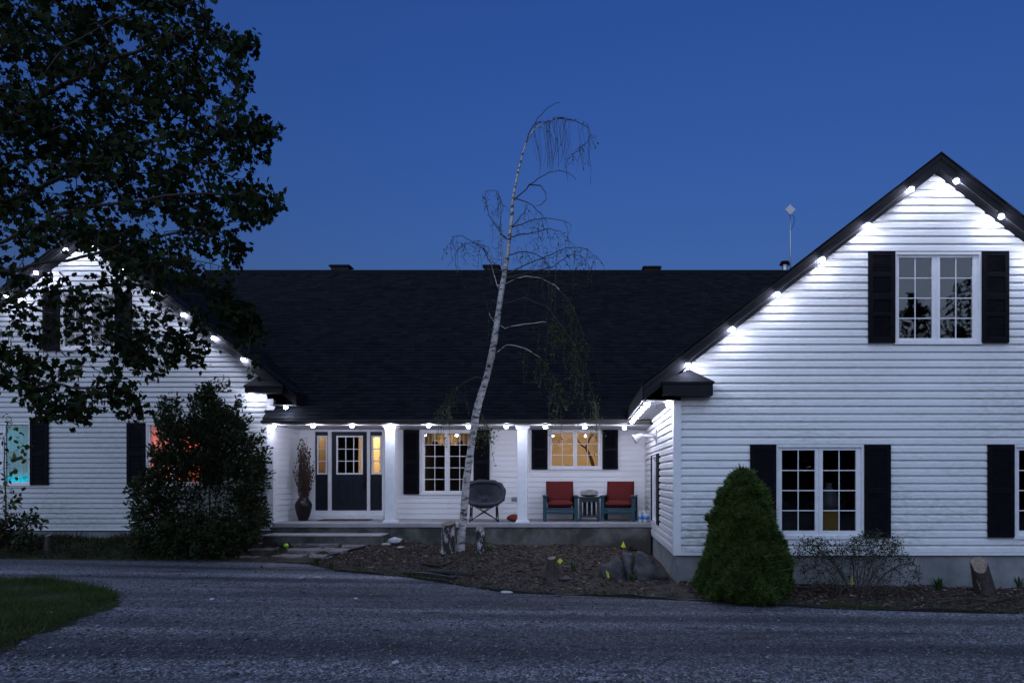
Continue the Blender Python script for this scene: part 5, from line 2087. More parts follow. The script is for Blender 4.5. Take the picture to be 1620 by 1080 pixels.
# leaf and twig litter on the mulch
gx = np.concatenate([nrg.uniform(-5.6, 1.5, 1500), nrg.uniform(1.7, 9.0, 900)])
t_ = nrg.random(len(gx))
gy = np.array([edge_y(a) + 0.05 + (house_y(a) - 0.1 - edge_y(a)) * b for a, b in zip(gx, t_)])
gzv = np.array([gz(a, b) for a, b in zip(gx, gy)]) + 0.016
ax = np.stack([nrg.normal(0, 1, len(gx)), nrg.normal(0, 1, len(gx)), nrg.normal(0.1, 0.3, len(gx))], 1)
M['litter'] = mat('leaf_litter', (0.8, 0.8, 0.8), 0.85, island=[(0.05, 0.03, 0.018), (0.12, 0.075, 0.045), (0.03, 0.02, 0.014), (0.20, 0.14, 0.09)])
R_ = frames(ax, np.stack([nrg.normal(0, 0.4, len(gx)), nrg.normal(0, 0.4, len(gx)), np.ones(len(gx))], 1))
ln = nrg.uniform(0.03, 0.09, len(gx))
stick = nrg.random(len(gx)) < 0.35
pts_mesh('leaf_litter', M['litter'], np.stack([gx, gy, gzv], 1), R_, OVAL_V, OVAL_F, np.stack([np.where(stick, 0.012, ln * 0.9), np.where(stick, ln * 2.6, ln), ln], 1))

dpx, dpy = nrg.uniform(0, 1620, 420), 900 + 180 * nrg.random(420) ** 1.3
dd_ = (CH + 0.07) * F / (dpy - CY)
dx_ = (dpx - CX) / F * dd_
ok_ = dd_ < np.interp(dx_, EX, EY) - 0.05
dx_, dd_ = dx_[ok_], dd_[ok_]
P = np.stack([dx_, dd_, -0.06 - 0.0155 * np.clip(dx_, -16, 10) + 0.012], 1)
n_ = len(P)
ax = np.stack([nrg.normal(0, 1, n_), nrg.normal(0, 1, n_), nrg.normal(0.1, 0.2, n_)], 1)
ln = nrg.uniform(0.025, 0.07, n_)
pts_mesh('blown_leaves', M['litter'], P, frames(ax, np.stack([nrg.normal(0, 0.4, n_), nrg.normal(0, 0.4, n_), np.ones(n_)], 1)), OVAL_V, OVAL_F, np.stack([np.where(nrg.random(n_) < 0.3, 0.01, ln * 0.9), ln, ln], 1))

# ------------------------------------------------------------------ things in the bed and on the path
def blob(name, c_, rx, ry, rz, mt, seed, parent=None, sub=3, amp=0.22, flat=0.0, rot=0.0):
    bm = bmesh.new()
    bmesh.ops.create_icosphere(bm, subdivisions=sub, radius=1)
    r_ = random.Random(seed)
    ph = [r_.uniform(0, 6.28) for _ in range(9)]
    for v in bm.verts:
        p_ = v.co.copy()
        d = 1 + amp * (math.sin(2.1 * p_.x + ph[0]) * math.sin(2.3 * p_.y + ph[1]) + 0.6 * math.sin(4.1 * p_.z + 3.3 * p_.x + ph[2]) * math.sin(3.7 * p_.y + ph[3]) + 0.3 * math.sin(9 * p_.x + ph[4]) * math.sin(8 * p_.z + ph[5]))
        # chop facets
        for k in range(4):
            n = Vector((math.cos(ph[k] * 3), math.sin(ph[k] * 3) * 0.8, math.sin(ph[k] * 5))).normalized()
            q = p_.dot(n)
            if q > 0.78:
                d *= 0.78 / q * 1.02
        x_, y_, z_ = p_.x * d * rx, p_.y * d * ry, p_.z * d * rz
        v.co = Vector((x_ * math.cos(rot) - y_ * math.sin(rot), x_ * math.sin(rot) + y_ * math.cos(rot), z_)) + Vector(c_)
    me = bpy.data.meshes.new(name)
    bm.to_mesh(me)
    bm.free()
    me.materials.append(mt)
    me.polygons.foreach_set('use_smooth', [sub > 2] * len(me.polygons))
    return link(name, me, parent)


# cracked boulder: three lobes of one stone, two clefts between them
bp0 = gp(1000, 915)
bld = thing('boulder', 'dark rounded boulder split by two cracks in the bed near the right wing', 'boulder', bp0)
bm = bmesh.new()
bmesh.ops.create_icosphere(bm, subdivisions=5, radius=1)
for v in bm.verts:
    p_ = v.co.copy()
    d = 1 + 0.12 * math.sin(3 * p_.x + 1) * math.sin(4 * p_.y + 2 * p_.z) + 0.06 * math.sin(9 * p_.x + 5 * p_.z) + 0.025 * math.sin(17 * p_.x - 9 * p_.y + 11 * p_.z)
    x_ = p_.x * d
    for cx_, w_ in ((-0.02 + 0.10 * p_.z + 0.04 * math.sin(7 * p_.z), 0.055), (-0.36 + 0.14 * (1 - p_.z), 0.06)):
        q = abs(x_ - cx_) / w_
        if q < 1:
            d *= 1 - 0.5 * (1 - q * q)
    z_ = max(p_.z, -0.3) * d
    v.co = Vector((bp0.x + p_.x * d * 0.63, bp0.y + 0.2 + p_.y * d * 0.42, bp0.z - 0.02 + z_ * 0.46 * (1 - 0.28 * max(0, x_ * 0.9 - 0.1))))
me = bpy.data.meshes.new('stone')
bm.to_mesh(me)
bm.free()
me.materials.append(M['rock'])
me.polygons.foreach_set('use_smooth', [True] * len(me.polygons))
link('stone', me, bld)

o = blob('white_rock', at(624, 855, 15.75), 0.19, 0.10, 0.085, M['palerock'], 8, sub=1, amp=0.25, rot=0.3)
tag(o, 'pale angular rock leaning against the porch foundation beside the step', 'rock', 'rocks in the bed')
for i, (a, b, r_, l_) in enumerate(((612, 862, 0.10, 'flat pale stone left of the pale angular rock'), (634, 866, 0.07, 'small pale stone below the pale angular rock'), (801, 937, 0.09, 'flat pale stone on the gravel at the bed edge'),
                                    (882, 943, 0.06, 'small grey stone on the gravel before the edging'), (404, 853, 0.08, 'pale stone beside the left end of the step'), (893, 916, 0.12, 'flat slate grey stone at the foot of the small stump'), (1275, 930, 0.09, 'grey stone at the right foot of the dwarf spruce'))):
    p_ = gp(a, b)
    o = blob('flat_stone', p_ + Vector((0, 0, 0.012)), r_ * 1.3, r_, r_ * 0.35, M['palerock'] if 'pale' in l_.split(' at ')[0][:12] else M['rock'], 20 + i, sub=2, amp=0.2, rot=i)
    tag(o, l_, 'stone', 'rocks in the bed')
# litter on the gravel
for i, (a, b, r_, l_) in enumerate(((503, 914, 0.055, 'white stone chip on gravel below the grass tuft'), (477, 916, 0.04, 'small white chip left of the larger chip'), (335, 949, 0.045, 'white sliver lying on the open gravel'), (562, 948, 0.035, 'thin white sliver on gravel in mid drive'), (79, 977, 0.03, 'tiny white speck lying on the lawn'), (626, 1050, 0.05, 'long pale chip near the front of the drive'))):
    p_ = gp(a, b)
    o = blob('stone_chip', p_ + Vector((0, 0, 0.02 if 'lawn' not in l_ else 0.07)), r_ * 1.4, r_ * 0.7, r_ * 0.4, M['palerock'], 40 + i, sub=1, rot=i * 0.9)
    tag(o, l_, 'stone', 'chips on the drive')

# flagstone path by the step
pc = gp(500, 872)
fm = MB()
FLG = [[(404, 858), (452, 857), (456, 863), (412, 864)], [(458, 857), (498, 855), (538, 861), (532, 866), (480, 864), (460, 864)], [(542, 862), (590, 858), (600, 861), (562, 869), (540, 868)],
       [(396, 867), (446, 866), (440, 873), (392, 873)], [(452, 869), (505, 867), (520, 871), (500, 875), (455, 875)], [(511, 866), (534, 868), (556, 871), (540, 877), (520, 876)],
       [(378, 877), (412, 875), (430, 880), (400, 884), (372, 883)], [(420, 876), (452, 877), (486, 878), (478, 883), (432, 883)], [(492, 877), (530, 878), (522, 882), (506, 886), (490, 884)]]
path = None
pm = MB()
ring = [gp(a, b) for a, b in ((360, 886), (395, 858), (420, 853), (600, 855), (604, 862), (548, 884), (505, 890), (430, 889))]
pm.add([p_ + Vector((0, 0, 0.012)) for p_ in ring] + [p_ + Vector((0, 0, -0.08)) for p_ in ring], [tuple(range(8))] + [(i, (i + 1) % 8, 8 + (i + 1) % 8, 8 + i) for i in range(8)])
path = pm.build('path', M['soil'], kind='structure')
for k, q in enumerate(FLG):
    mb = MB()
    base = [gp(a, b) for a, b in q]
    pts = []
    for i in range(len(base)):
        a, b = base[i], base[(i + 1) % len(base)]
        pts += [a, a.lerp(b, 0.33) + Vector((rng.gauss(0, 0.015), rng.gauss(0, 0.03), 0)), a.lerp(b, 0.66) + Vector((rng.gauss(0, 0.015), rng.gauss(0, 0.03), 0))]
    zt = max(p_.z for p_ in pts) + rng.uniform(0.015, 0.03)
    n = len(pts)
    mb.add([(p_.x, p_.y, p_.z - 0.04) for p_ in pts] + [(p_.x, p_.y, 0.4 * p_.z + 0.6 * zt + rng.uniform(0, 0.008)) for p_ in pts], [tuple(range(n, 2 * n))] + [(i, (i + 1) % n, n + (i + 1) % n, n + i) for i in range(n)])
    mb.build('flagstone', M['flag'], path)

# black edging strip along the bed
mb = MB()
ep = [p_ for p_ in EDGE_PX if 520 < p_[0] < 1900]
pts = []
for (a, b), (c_, d) in zip(ep[:-1], ep[1:]):
    for i in range(8):
        t = i / 8
        x_, y_ = solve_plane(a + (c_ - a) * t, b + (d - b) * t)
        pts.append((x_, y_ - 0.012, zg(x_)))
hts = [0.035 + 0.02 * math.sin(i * 0.6) + 0.012 * math.sin(i * 1.9) for i in range(len(pts))]
vs = []
for (x_, y_, z_), h_ in zip(pts, hts):
    vs += [(x_, y_ - 0.01, z_ - 0.03), (x_, y_ - 0.014, z_ + h_), (x_, y_ + 0.004, z_ + h_ + 0.006), (x_, y_ + 0.008, z_ - 0.03)]
fs = []
for i in range(len(pts) - 1):
    for k in range(3):
        fs.append((4 * i + k, 4 * i + 4 + k, 4 * i + 5 + k, 4 * i + k + 1))
mb.add(vs, fs)
o = mb.build('garden_edging', M['edging'])
tag(o, 'low black plastic edging strip between gravel and mulch bed', 'edging')
mb = MB()
a, b = gp(604, 860), gp(507, 886)
for i in range(9):
    p_ = a.lerp(b, i / 8)
    z_ = gz(p_.x, p_.y)
    mb.v += [(p_.x - 0.01, p_.y, z_ - 0.04), (p_.x - 0.01, p_.y, z_ + 0.05), (p_.x + 0.015, p_.y, z_ + 0.052), (p_.x + 0.015, p_.y, z_ - 0.04)]
for i in range(8):
    for k in range(3):
        mb.f.append((4 * i + k, 4 * i + 4 + k, 4 * i + 5 + k, 4 * i + k + 1))
tag(mb.build('garden_edging', M['edging']), 'short dark edging strip between flagstones and mulch bed', 'edging')
# torn scrap of edging lying in the mulch
mb = MB()
pts = [gp(664, 892), gp(680, 896), gp(696, 897), gp(706, 894), gp(716, 889)]
mb.tube([p_ + Vector((0, 0, 0.03)) for p_ in pts], [0.01, 0.03, 0.035, 0.03, 0.01], 6)
tag(mb.build('edging_scrap', M['edging'], smooth=True), 'curled black scrap of edging lying in the mulch', 'edging scrap')
mb = MB()
for i, ((a, b), (c_, d)) in enumerate((((640, 908), (720, 917)), ((676, 906), (748, 912)))):
    p_, q = gp(a, b), gp(c_, d)
    mb.tube([p_ + Vector((0, 0, 0.03)), p_.lerp(q, 0.5) + Vector((0, 0, 0.045)), q + Vector((0, 0, 0.03))], [0.04, 0.045, 0.035], 7)
tag(mb.build('landscape_timber', M['edging']), 'dark rotten timber lying along the bed edge', 'timber')


# stumps
def stump(base_px, top_y, r0, r1, label, mt, lean=(0, 0), slant=0.15, flare=1.5, grp='cut stumps in the bed'):
    b = gp(*base_px)
    zt = Z_(top_y, b.y)
    t_ = thing('stump', label, 'stump', b, grp)
    n = 18
    mb = MB()
    h_ = zt - b.z
    ph = rng.uniform(0, 6)
    for q, r in ((-0.08, r0 * flare), (0.05, r0 * (flare * 0.55 + 0.45)), (0.2, r0), (0.6, 0.5 * (r0 + r1)), (0.97, r1), (1.0, r1 * 0.95)):
        for k in range(n):
            a = 2 * math.pi * k / n
            rr = r * (1 + 0.08 * math.sin(3 * a + ph) + 0.05 * math.sin(5 * a + 2 * ph) + 0.03 * math.sin(11 * a))
            z_ = b.z + h_ * q + (slant * r1 * math.cos(a - 1.2) if q > 0.9 else 0)
            mb.v.append((b.x + lean[0] * q + rr * math.cos(a), b.y + lean[1] * q + rr * math.sin(a), z_))
    for i in range(5):
        for k in range(n):
            mb.f.append((i * n + k, i * n + (k + 1) % n, (i + 1) * n + (k + 1) % n, (i + 1) * n + k))
    mb.build('bark', mt, t_, smooth=True)
    top = MB()
    ring = mb.v[5 * n:6 * n]
    c_ = Vector((0, 0, 0))
    for p_ in ring:
        c_ += Vector(p_) / n
    top.add([tuple(p_) for p_ in ring] + [tuple(c_ + Vector((0, 0, 0.012)))], [(k, (k + 1) % n, n) for k in range(n)])
    top.build('cut_face', M['cut_wood'], t_)
    return b


stump((709, 874), 827, 0.155, 0.14, 'tall birch stump with peeling black bark left of the birch', M['birch_old'], (0.02, 0), 0.3, 1.25)
stump((761, 874), 834, 0.10, 0.085, 'narrow birch stump with white bark right of the birch', M['birch_old'], (-0.03, 0), 0.4, 1.3)
stump((872, 915), 882, 0.10, 0.075, 'small dark stump with pale cut top in mid bed', M['bark'], (0.01, 0), 0.3, 1.7)
b_ = stump((1560, 938), 893, 0.15, 0.125, 'splintered leaning stump before the right foundation', M['bark'], (-0.10, 0.02), 1.0, 1.15)
mb = MB()
for dx, h_, l_ in ((-0.17, 0.30, 0.14), (-0.15, 0.18, 0.08), (-0.145, 0.36, 0.06)):
    p_ = Vector((b_.x + dx * 0.9, b_.y - 0.08, b_.z + h_ * 0.45))
    mb.tube([p_, p_ + Vector((-l_ * 0.5, -0.02, l_ * 0.8))], [0.014, 0.003], 4)
sp_ = [o for o in bpy.data.objects if o.name.startswith('stump') and 'splintered' in o.get('label', '')][0]
mb.build('splinter', M['cut_wood'], sp_)
stump((77, 872), 846, 0.075, 0.065, 'small weathered stump by the left foundation', M['bark'], (0, 0), 0.3, 1.3)

# roots and sticks in the right part of the bed
for i, (q, l_) in enumerate(([[(1490, 955), (1530, 950), (1570, 953), (1610, 948)], 'long bent root lying in the mulch below the right stump'], [[(1530, 962), (1562, 957), (1592, 951)], 'pale stick lying in front of the long bent root'],
                             [[(1505, 944), (1530, 942), (1548, 938)], 'short root left of the splintered stump'])):
    mb = MB()
    pts = [gp(a, b) + Vector((0, 0, 0.025 + 0.02 * (k % 2))) for k, (a, b) in enumerate(q)]
    mb.tube(pts, [0.012] + [0.018] * (len(pts) - 2) + [0.007], 6)
    tag(mb.build('fallen_stick', M['twig'] if i == 1 else M['bark'], smooth=True), l_, 'stick', 'sticks in the bed')

# little yellow marker flags
for a, b, zb, k, l_ in ((886, 887, 905, 0, 'square yellow flag by the small dark stump'), (986, 862, 876, 1, 'yellow triangular flag in the plant by the porch foundation'), (961, 908, 918, 2, 'yellow flag standing before the boulder'), (1348, 918, 940, 3, 'yellow flag in front of the twiggy shrub')):
    p_ = gp(a, zb)
    t_ = thing('marker_flag', l_, 'flag', p_, 'yellow marker flags in the bed')
    zt = Z_(b, p_.y)
    mb = MB()
    mb.tube([p_ + Vector((0, 0, -0.05)), Vector((p_.x, p_.y, zt + 0.05))], 0.003, 5)
    mb.build('wire', M['steel'], t_)
    mb = MB()
    w_ = 0.055
    if k == 0:
        v_ = [(0, -0.005, w_), (w_ * 0.95, -0.02, 0.01), (0.0, -0.008, -w_), (-w_ * 0.95, 0.015, 0)]
    elif k == 1:
        v_ = [(0, 0, 0.09), (0.055, 0.012, -0.045), (0.01, -0.01, -0.05), (-0.05, 0.0, -0.03)]
    elif k == 2:
        v_ = [(-0.03, 0, 0.08), (0.02, 0.01, 0.03), (0.04, 0.02, -0.075), (-0.005, 0, -0.05)]
    else:
        v_ = [(0.0, 0, 0.08), (0.03, 0.01, 0.02), (0.035, 0, -0.06), (-0.025, 0.01, -0.055)]
    n = len(v_)
    mb.add([(p_.x + q[0], p_.y + q[1] - 0.004, zt + q[2]) for q in v_] + [(p_.x + q[0], p_.y + q[1] - 0.001, zt + q[2]) for q in v_], [tuple(range(n)), tuple(range(n, 2 * n))[::-1]] + [(i, (i + 1) % n, n + (i + 1) % n, n + i) for i in range(n)])
    mb.build('flag', M['yellow'], t_)

# lime ball on the flagstones
p_ = gp(453, 868)
bm = bmesh.new()
bmesh.ops.create_uvsphere(bm, u_segments=20, v_segments=12, radius=0.056)
me = bpy.data.meshes.new('ball')
bm.to_mesh(me)
bm.free()
me.materials.append(M['lime'])
me.polygons.foreach_set('use_smooth', [True] * len(me.polygons))
o = bpy.data.objects.new('ball', me)
COL.objects.link(o)
o.location = p_ + Vector((0, -0.02, 0.072))
tag(o, 'bright lime green ball lying on the flagstones', 'ball')
sm = MB()
pts = [Vector((0.0563 * math.cos(t), 0.0563 * math.sin(t) * math.cos(0.7 * math.sin(2 * t)), 0.0563 * math.sin(t) * math.sin(0.7 * math.sin(2 * t)))) for t in np.linspace(0, 2 * math.pi, 40)]
sm.tube(pts, 0.0018, 4)
link('seam', sm.mesh('seam', M['white_cap']), o, world=False)


# ------------------------------------------------------------------ things on the porch
def lbuild(mb, name, mt, parent, bevel=0, smooth_=False):
    return link(name, mb.mesh(name, mt, smooth_), parent, bevel, world=False)


def cushion(name, mt, parent, w, d, h, loc, tilt=0.0, pw=6):
    """A soft box: rounded edges, domed faces and a seam of piping."""
    bm = bmesh.new()
    bmesh.ops.create_grid(bm, x_segments=14, y_segments=14, size=1)
    top = [v for v in bm.verts]
    vs, fs = [], []
    n = 15
    for s in (1, -1):
        for v in range(n):
            for u in range(n):
                a, b = u / (n - 1) * 2 - 1, v / (n - 1) * 2 - 1
                e = (1 - abs(a) ** pw) ** 0.4 * (1 - abs(b) ** pw) ** 0.4
                dome = 0.80 + 0.20 * (1 - a * a) * (1 - b * b) + 0.025 * math.sin(5 * a + 2 * b + loc[0] * 9)
                rx = 1 - 0.03 * (1 - e)
                vs.append((a * w / 2 * rx, b * d / 2 * rx, s * h / 2 * e * dome))
    for k in range(2):
        o_ = k * n * n
        for v in range(n - 1):
            for u in range(n - 1):
                q = (o_ + v * n + u, o_ + v * n + u + 1, o_ + (v + 1) * n + u + 1, o_ + (v + 1) * n + u)
                fs.append(q if k == 0 else q[::-1])
    bm.free()
    R_ = Matrix.Rotation(tilt, 4, 'X')
    mb = MB()
    mb.add([tuple(R_ @ Vector(p_) + Vector(loc)) for p_ in vs], fs)
    return lbuild(mb, name, mt, parent, smooth_=True)


def patio_chair(loc, rz, label):
    """Deep wooden armchair with red cushions; faces -Y."""
    t_ = thing('patio_armchair', label, 'armchair', loc, 'red cushioned armchairs on the porch', rz)
    w, d = 0.84, 0.78
    for sx in (-1, 1):
        for y0, h_ in ((-d / 2, 0.60), (d / 2 - 0.08, 0.60)):
            mb = MB().box(sx * w / 2, sx * (w / 2 - 0.085), y0, y0 + 0.08, 0, h_)
            lbuild(mb, 'leg', M['teal'], t_, 0.006)
        mb = MB().box(sx * (w / 2 + 0.02), sx * (w / 2 - 0.11), -d / 2 - 0.03, d / 2 + 0.02, 0.601, 0.635)
        lbuild(mb, 'armrest', M['teal'], t_, 0.008)
        mb = MB()
        for q in range(4):
            mb.box(sx * (w / 2 - 0.03), sx * (w / 2 - 0.055), -d / 2 + 0.10 + q * 0.15, -d / 2 + 0.21 + q * 0.15, 0.25, 0.60)
        lbuild(mb, 'side_slat', M['slate'], t_, 0.003)
    lbuild(MB().box(-w / 2 + 0.086, w / 2 - 0.086, -d / 2 + 0.01, -d / 2 + 0.045, 0.275, 0.335), 'front_rail', M['teal'], t_, 0.004)
    lbuild(MB().box(-w / 2 + 0.086, w / 2 - 0.086, -d / 2 + 0.0, -d / 2 + 0.04, 0.20, 0.262), 'front_rail', M['teal'], t_, 0.004)
    lbuild(MB().box(-w / 2 + 0.086, w / 2 - 0.086, -d / 2 + 0.05, d / 2 - 0.08, 0.30, 0.325), 'seat_board', M['slate'], t_)
    mb = MB()
    for q in range(5):
        x_ = -w / 2 + 0.12 + q * 0.12
        mb.prism([(x_, d / 2 - 0.16, 0.30), (x_ + 0.09, d / 2 - 0.16, 0.30), (x_ + 0.09, d / 2 + 0.02, 0.86), (x_, d / 2 + 0.02, 0.86)], (0, 0.022, 0))
    lbuild(mb, 'back_slat', M['slate'], t_)
    cushion('seat_cushion', M['red'], t_, w - 0.18, d - 0.14, 0.19, (0, -0.05, 0.425))
    cushion('back_cushion', M['red'], t_, w - 0.13, 0.56, 0.19, (0, d / 2 - 0.15, 0.715), math.radians(76))
    return t_


cp = lambda px_, D_: Vector((X_(px_, D_), D_, PF))
patio_chair(cp(886, 17.25), math.radians(4), 'armchair with crimson cushions left of the side table')
patio_chair(cp(980, 17.25), math.radians(-9), 'armchair with crimson cushions in the corner right of the side table')

# side table with a patterned pillow on it
t_ = thing('side_table', 'slate grey wooden side table between the red armchairs', 'side table', cp(932.5, 17.15), rz=0)
w, d, h_ = 0.50, 0.48, 0.60
for sx in (-1, 1):
    for sy in (-1, 1):
        lbuild(MB().box(sx * w / 2, sx * (w / 2 - 0.065), sy * d / 2, sy * (d / 2 - 0.06), 0, h_ - 0.035), 'leg', M['slate'], t_, 0.005)
lbuild(MB().box(-w / 2 - 0.035, w / 2 + 0.035, -d / 2 - 0.03, d / 2 + 0.03, h_ - 0.034, h_), 'tabletop', M['slate'], t_, 0.006)
for sy in (-1, 1):
    lbuild(MB().box(-w / 2 + 0.066, w / 2 - 0.066, sy * (d / 2 - 0.01), sy * (d / 2 - 0.035), h_ - 0.13, h_ - 0.036), 'apron', M['slate'], t_, 0.003)
lbuild(MB().box(-w / 2 + 0.066, w / 2 - 0.066, -d / 2 + 0.01, d / 2 - 0.01, 0.10, 0.13), 'shelf', M['slate'], t_, 0.004)
for k in range(3):
    x_ = -0.155 + k * 0.115
    lbuild(MB().box(x_, x_ + 0.082, d / 2 - 0.035, d / 2 - 0.015, 0.131, h_ - 0.13), 'slat', M['slate'], t_)


def pattern_mat():
    m = bpy.data.materials.new('patterned_cloth')
    m.use_nodes = True
    nt = m.node_tree
    N, L = nt.nodes, nt.links
    b = N['Principled BSDF']
    b.inputs['Roughness'].default_value = 0.85
    tc_ = N.new('ShaderNodeTexCoord')
    sx = N.new('ShaderNodeSeparateXYZ')
    L.new(tc_.outputs['Object'], sx.inputs[0])

    def math_(op, a, b_=None):
        q = N.new('ShaderNodeMath')
        q.operation = op
        for i, s_ in enumerate((a, b_)):
            if s_ is None:
                continue
            if isinstance(s_, (int, float)):
                q.inputs[i].default_value = s_
            else:
                L.new(s_, q.inputs[i])
        return q.outputs[0]
    # concentric diamonds repeating across the cloth
    fx = math_('ABSOLUTE', math_('SUBTRACT', math_('FRACT', math_('MULTIPLY', math_('ADD', sx.outputs[0], 0.12), 4.2)), 0.5))
    fz = math_('MULTIPLY', math_('ABSOLUTE', sx.outputs[2]), 5.0)
    dd = math_('ADD', fx, fz)
    r = N.new('ShaderNodeValToRGB')
    r.color_ramp.interpolation = 'CONSTANT'
    els = r.color_ramp.elements
    els[0].position, els[0].color = 0.0, (0.04, 0.04, 0.05, 1)
    els[1].position, els[1].color = 0.10, (0.26, 0.255, 0.25, 1)
    for p_, c_ in ((0.26, (0.06, 0.06, 0.07, 1)), (0.36, (0.18, 0.175, 0.175, 1)), (0.52, (0.10, 0.10, 0.11, 1)), (0.60, (0.2, 0.195, 0.19, 1))):
        e = els.new(p_)
        e.color = c_
    L.new(dd, r.inputs[0])
    L.new(r.outputs[0], b.inputs['Base Color'])
    return m


pl_ = thing('throw_pillow', 'grey patterned throw pillow resting on the side table', 'pillow', cp(932, 17.12) + Vector((0, 0, h_ + 0.075)))
cushion('cover', pattern_mat(), pl_, 0.47, 0.40, 0.17, (0, 0.0, 0.012), math.radians(9), 2)

# water bottles in the corner
for i, (a, D_) in enumerate(((1013, 16.72), (1018.5, 16.85), (1021.5, 16.66), (1025, 16.78))):
    t_ = thing('water_bottle', 'clear plastic water bottle with blue label in the porch corner, %s from the armchair' % ORD[i], 'bottle', cp(a, D_), 'water bottles in the porch corner')
    mb = MB().lathe([(0.036, 0.0), (0.04, 0.012), (0.04, 0.156), (0.038, 0.18), (0.016, 0.235), (0.016, 0.25)], 14)
    lbuild(mb, 'bottle_body', M['bottle'], t_, smooth_=True)
    lbuild(MB().lathe([(0.0412, 0.075), (0.0412, 0.155)], 14), 'wrapper', M['label'], t_, smooth_=True)
    lbuild(MB().lathe([(0.018, 0.25), (0.018, 0.275)], 12), 'cap', M['white_cap'], t_)

# padded folding moon chair
t_ = thing('moon_chair', 'padded dark grey round folding chair behind the birch trunk', 'folding chair', cp(766, 17.0), rz=math.radians(8))
R1 = 0.47
vs, fs = [], []
nr, na = 12, 40
for k in range(2):
    for i in range(nr + 1):
        for j in range(na):
            q = i / nr
            a = 2 * math.pi * j / na
            ca, sa = math.cos(a), math.sin(a)
            x_ = R1 * q * math.copysign(abs(ca) ** 0.75, ca)
            y_ = R1 * 0.80 * q * math.copysign(abs(sa) ** 0.75, sa)
            dish = 0.36 * q ** 2.8
            tuft = 0.045 * (math.sin(3.2 * math.pi * q + 0.5) * (0.5 + 0.5 * math.cos(7 * a))) - 0.03 * math.exp(-((q - 0.45) / 0.09) ** 2)
            th_ = 0.055 * (1 - q ** 8) ** 0.5 + 0.012
            n_ = dish + (tuft + th_ if k == 0 else -th_ * 0.6)
            vs.append((x_, y_, n_))
for k in range(2):
    o_ = k * (nr + 1) * na
    for i in range(nr):
        for j in range(na):
            q = (o_ + i * na + j, o_ + i * na + (j + 1) % na, o_ + (i + 1) * na + (j + 1) % na, o_ + (i + 1) * na + j)
            fs.append(q if k == 0 else q[::-1])
for j in range(na):
    a, b = nr * na + j, nr * na + (j + 1) % na
    o_ = (nr + 1) * na
    fs.append((a, b, o_ + b, o_ + a))
Rm = Matrix.Rotation(math.radians(47), 4, 'X')
mb = MB()
mb.add([tuple(Rm @ Vector(p_) + Vector((0, 0.02, 0.46))) for p_ in vs], fs)
lbuild(mb, 'padded_seat', M['quilt'], t_, smooth_=True)
ring = [Rm @ Vector((R1 * math.copysign(abs(math.cos(a)) ** 0.75, math.cos(a)), R1 * 0.80 * math.copysign(abs(math.sin(a)) ** 0.75, math.sin(a)), 0.35)) + Vector((0, 0.02, 0.46)) for a in np.linspace(0, 2 * math.pi, 41)]
lbuild(MB().tube(ring, [0.052 + 0.012 * math.sin(i * 1.9) for i in range(41)], 8, False), 'rim', M['quilt'], t_, smooth_=True)
fx = [(-0.34, -0.27), (0.34, -0.27), (0.30, 0.27), (-0.30, 0.27)]
for x_, y_ in fx:
    lbuild(MB().tube([(x_, y_, 0.0), (x_ * 0.95, y_ * 0.95, 0.46 if y_ < 0 else 0.62)], 0.0125, 6), 'leg', M['metal'], t_)
    lbuild(MB().lathe([(0.022, 0.0), (0.022, 0.03)], 8, (x_, y_, 0)), 'foot', M['metal'], t_)
for i in range(4):
    a, b = fx[i], fx[(i + 1) % 4]
    z1_, z2_ = (0.44, 0.44)
    for s_ in (0, 1):
        p_, q = (a, b) if s_ == 0 else (b, a)
        off = Vector((0.0, 0.016 * (1 if s_ else -1), 0))
        lbuild(MB().tube([Vector((p_[0], p_[1], 0.03)) + off, Vector((q[0] * 0.97, q[1] * 0.97, z1_)) + off], 0.011, 6), 'cross_bar', M['metal'], t_)

# vase of dry twigs in the left corner of the porch
vb = Vector((X_(480, 17.3), 17.3, PF))
vase = thing('floor_vase', 'dark brown floor vase in the porch corner beside the door', 'vase', vb)
lbuild(MB().lathe([(0.10, 0.0), (0.115, 0.02), (0.16, 0.14), (0.20, 0.32), (0.205, 0.40), (0.17, 0.48), (0.12, 0.525), (0.135, 0.56), (0.125, 0.562), (0.10, 0.53)], 28), 'vase_body', M['vase'], vase, smooth_=True)
tw = thing('dried_twigs', 'tall bundle of dried twigs and grasses standing in the floor vase', 'dried plants', vb + Vector((0, 0, 0.5)))
mb, lm = MB(), []
for k in range(70):
    a = rng.uniform(0, 6.283)
    tall = k < 42
    l_ = rng.uniform(0.95, 1.55) if tall else rng.uniform(0.6, 0.95)
    sp_ = rng.uniform(0.02, 0.12) if tall else rng.uniform(0.12, 0.27)
    pts = [Vector((0.05 * math.cos(a) + sp_ * math.cos(a) * t ** 1.5 + rng.gauss(0, 0.006), 0.05 * math.sin(a) + sp_ * math.sin(a) * t ** 1.5, -0.3 + (l_ + 0.3) * t)) for t in (0, 0.25, 0.5, 0.75, 1)]
    mb.tube(pts, [0.006, 0.005, 0.005, 0.004, 0.002], 4)
    for t in np.linspace(0.45, 1.0, 16):
        i = min(3, int(t * 4))
        p_ = pts[i].lerp(pts[i + 1], t * 4 - i)
        lm.append((p_.x + rng.gauss(0, 0.012), p_.y + rng.gauss(0, 0.012), p_.z))
lbuild(mb, 'twig', M['twig'], tw)['kind'] = 'stuff'
lm = np.array(lm) + np.array(tw.location)
n_ = len(lm)
pts_mesh('seed_head', M['twig'], lm, frames(nrg.normal(0, 0.35, (n_, 3)) + np.array([0, 0, 1]), nrg.normal(0, 1, (n_, 3))), OVAL_V, OVAL_F, nrg.uniform(0.03, 0.07, n_), tw)

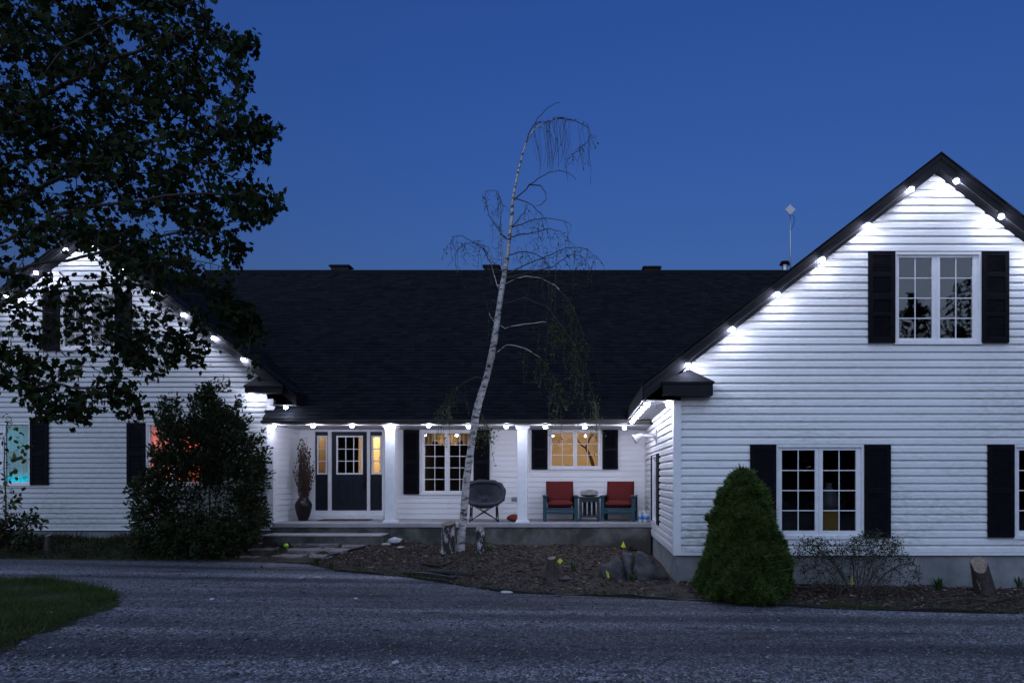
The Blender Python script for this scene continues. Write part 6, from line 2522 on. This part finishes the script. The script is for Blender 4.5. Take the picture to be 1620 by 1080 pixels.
# door mat
p_ = cp(547, 17.45)
mt_ = MB()
n = 40
mt_.box(p_.x - 0.62, p_.x + 0.62, p_.y - 0.22, p_.y + 0.22, PF + 0.002, PF + 0.022)
o = mt_.build('door_mat', mat('coir', (0.10, 0.07, 0.045), 0.95, (0.06, 0.045, 0.03), 60, bump=0.6), bevel=0.006)
tag(o, 'thin brown coir mat before the front door step', 'door mat')

# red cushion lying behind the second post
c_ = cp(814, 16.95)
o = blob('red_cushion', c_ + Vector((0, 0, 0.085)), 0.19, 0.14, 0.095, mat('red_cloth', (0.20, 0.028, 0.018), 0.7), 3, sub=3, amp=0.06)
tag(o, 'small rounded red cushion lying on the porch floor behind the second post', 'cushion')

# wall lamp on the side of the right wing
yb = 15.05
zb = Z_(690.5, yb)
wl = thing('wall_lamp', 'unlit grey barn lamp on a tubular arm on the right wing side wall', 'lamp', (XR0 - 0.02, yb, zb))
mb = MB().box(-0.03, 0.0, -0.055, 0.055, -0.15, 0.16)
lbuild(mb, 'mounting_plate', M['grey'], wl, 0.004)
mb = MB().tube([(-0.03, 0, 0.0), (-0.18, 0, 0.01), (-0.33, 0, 0.015)], [0.038, 0.036, 0.034], 12)
lbuild(mb, 'arm', M['white_metal'], wl, smooth_=True)
Rm = Matrix.Translation((-0.33, 0, 0.03)) @ Matrix.Rotation(math.radians(62), 4, 'Y') @ Matrix.Rotation(math.pi, 4, 'X')
mb = MB().lathe([(0.03, -0.02), (0.05, 0.0), (0.06, 0.06), (0.10, 0.17), (0.105, 0.20), (0.095, 0.20)], 20)
mb.v = [tuple(Rm @ Vector(p_)) for p_ in mb.v]
lbuild(mb, 'shade', M['white_metal'], wl, smooth_=True)

# antenna behind the ridge
ab = at(1250.5, 440, 22.4)
ab.z = 7.6
an = thing('antenna', 'square white panel antenna on a thin mast behind the main ridge', 'antenna', ab)
zt = Z_(333, 22.4) - ab.z
lbuild(MB().tube([(0, 0, 0), (0.0, 0, zt * 0.6), (-0.015, 0, zt - 0.05)], [0.024, 0.022, 0.016], 8), 'mast', M['steel'], an, smooth_=True)
mb = MB()
w_ = 0.175
mb.prism([(-0.02, -0.03, zt - w_), (-0.02 + w_, -0.03, zt), (-0.02, -0.03, zt + w_), (-0.02 - w_, -0.03, zt)], (0, -0.04, 0))
lbuild(mb, 'panel', M['white_metal'], an, 0.012)
mb = MB().tube([(0.03, -0.02, zt - 0.14), (0.12, -0.02, zt - 0.22), (0.11, -0.02, zt - 0.42), (0.02, -0.02, zt - 0.62)], 0.008, 5)
lbuild(mb, 'cable', M['metal'], an)
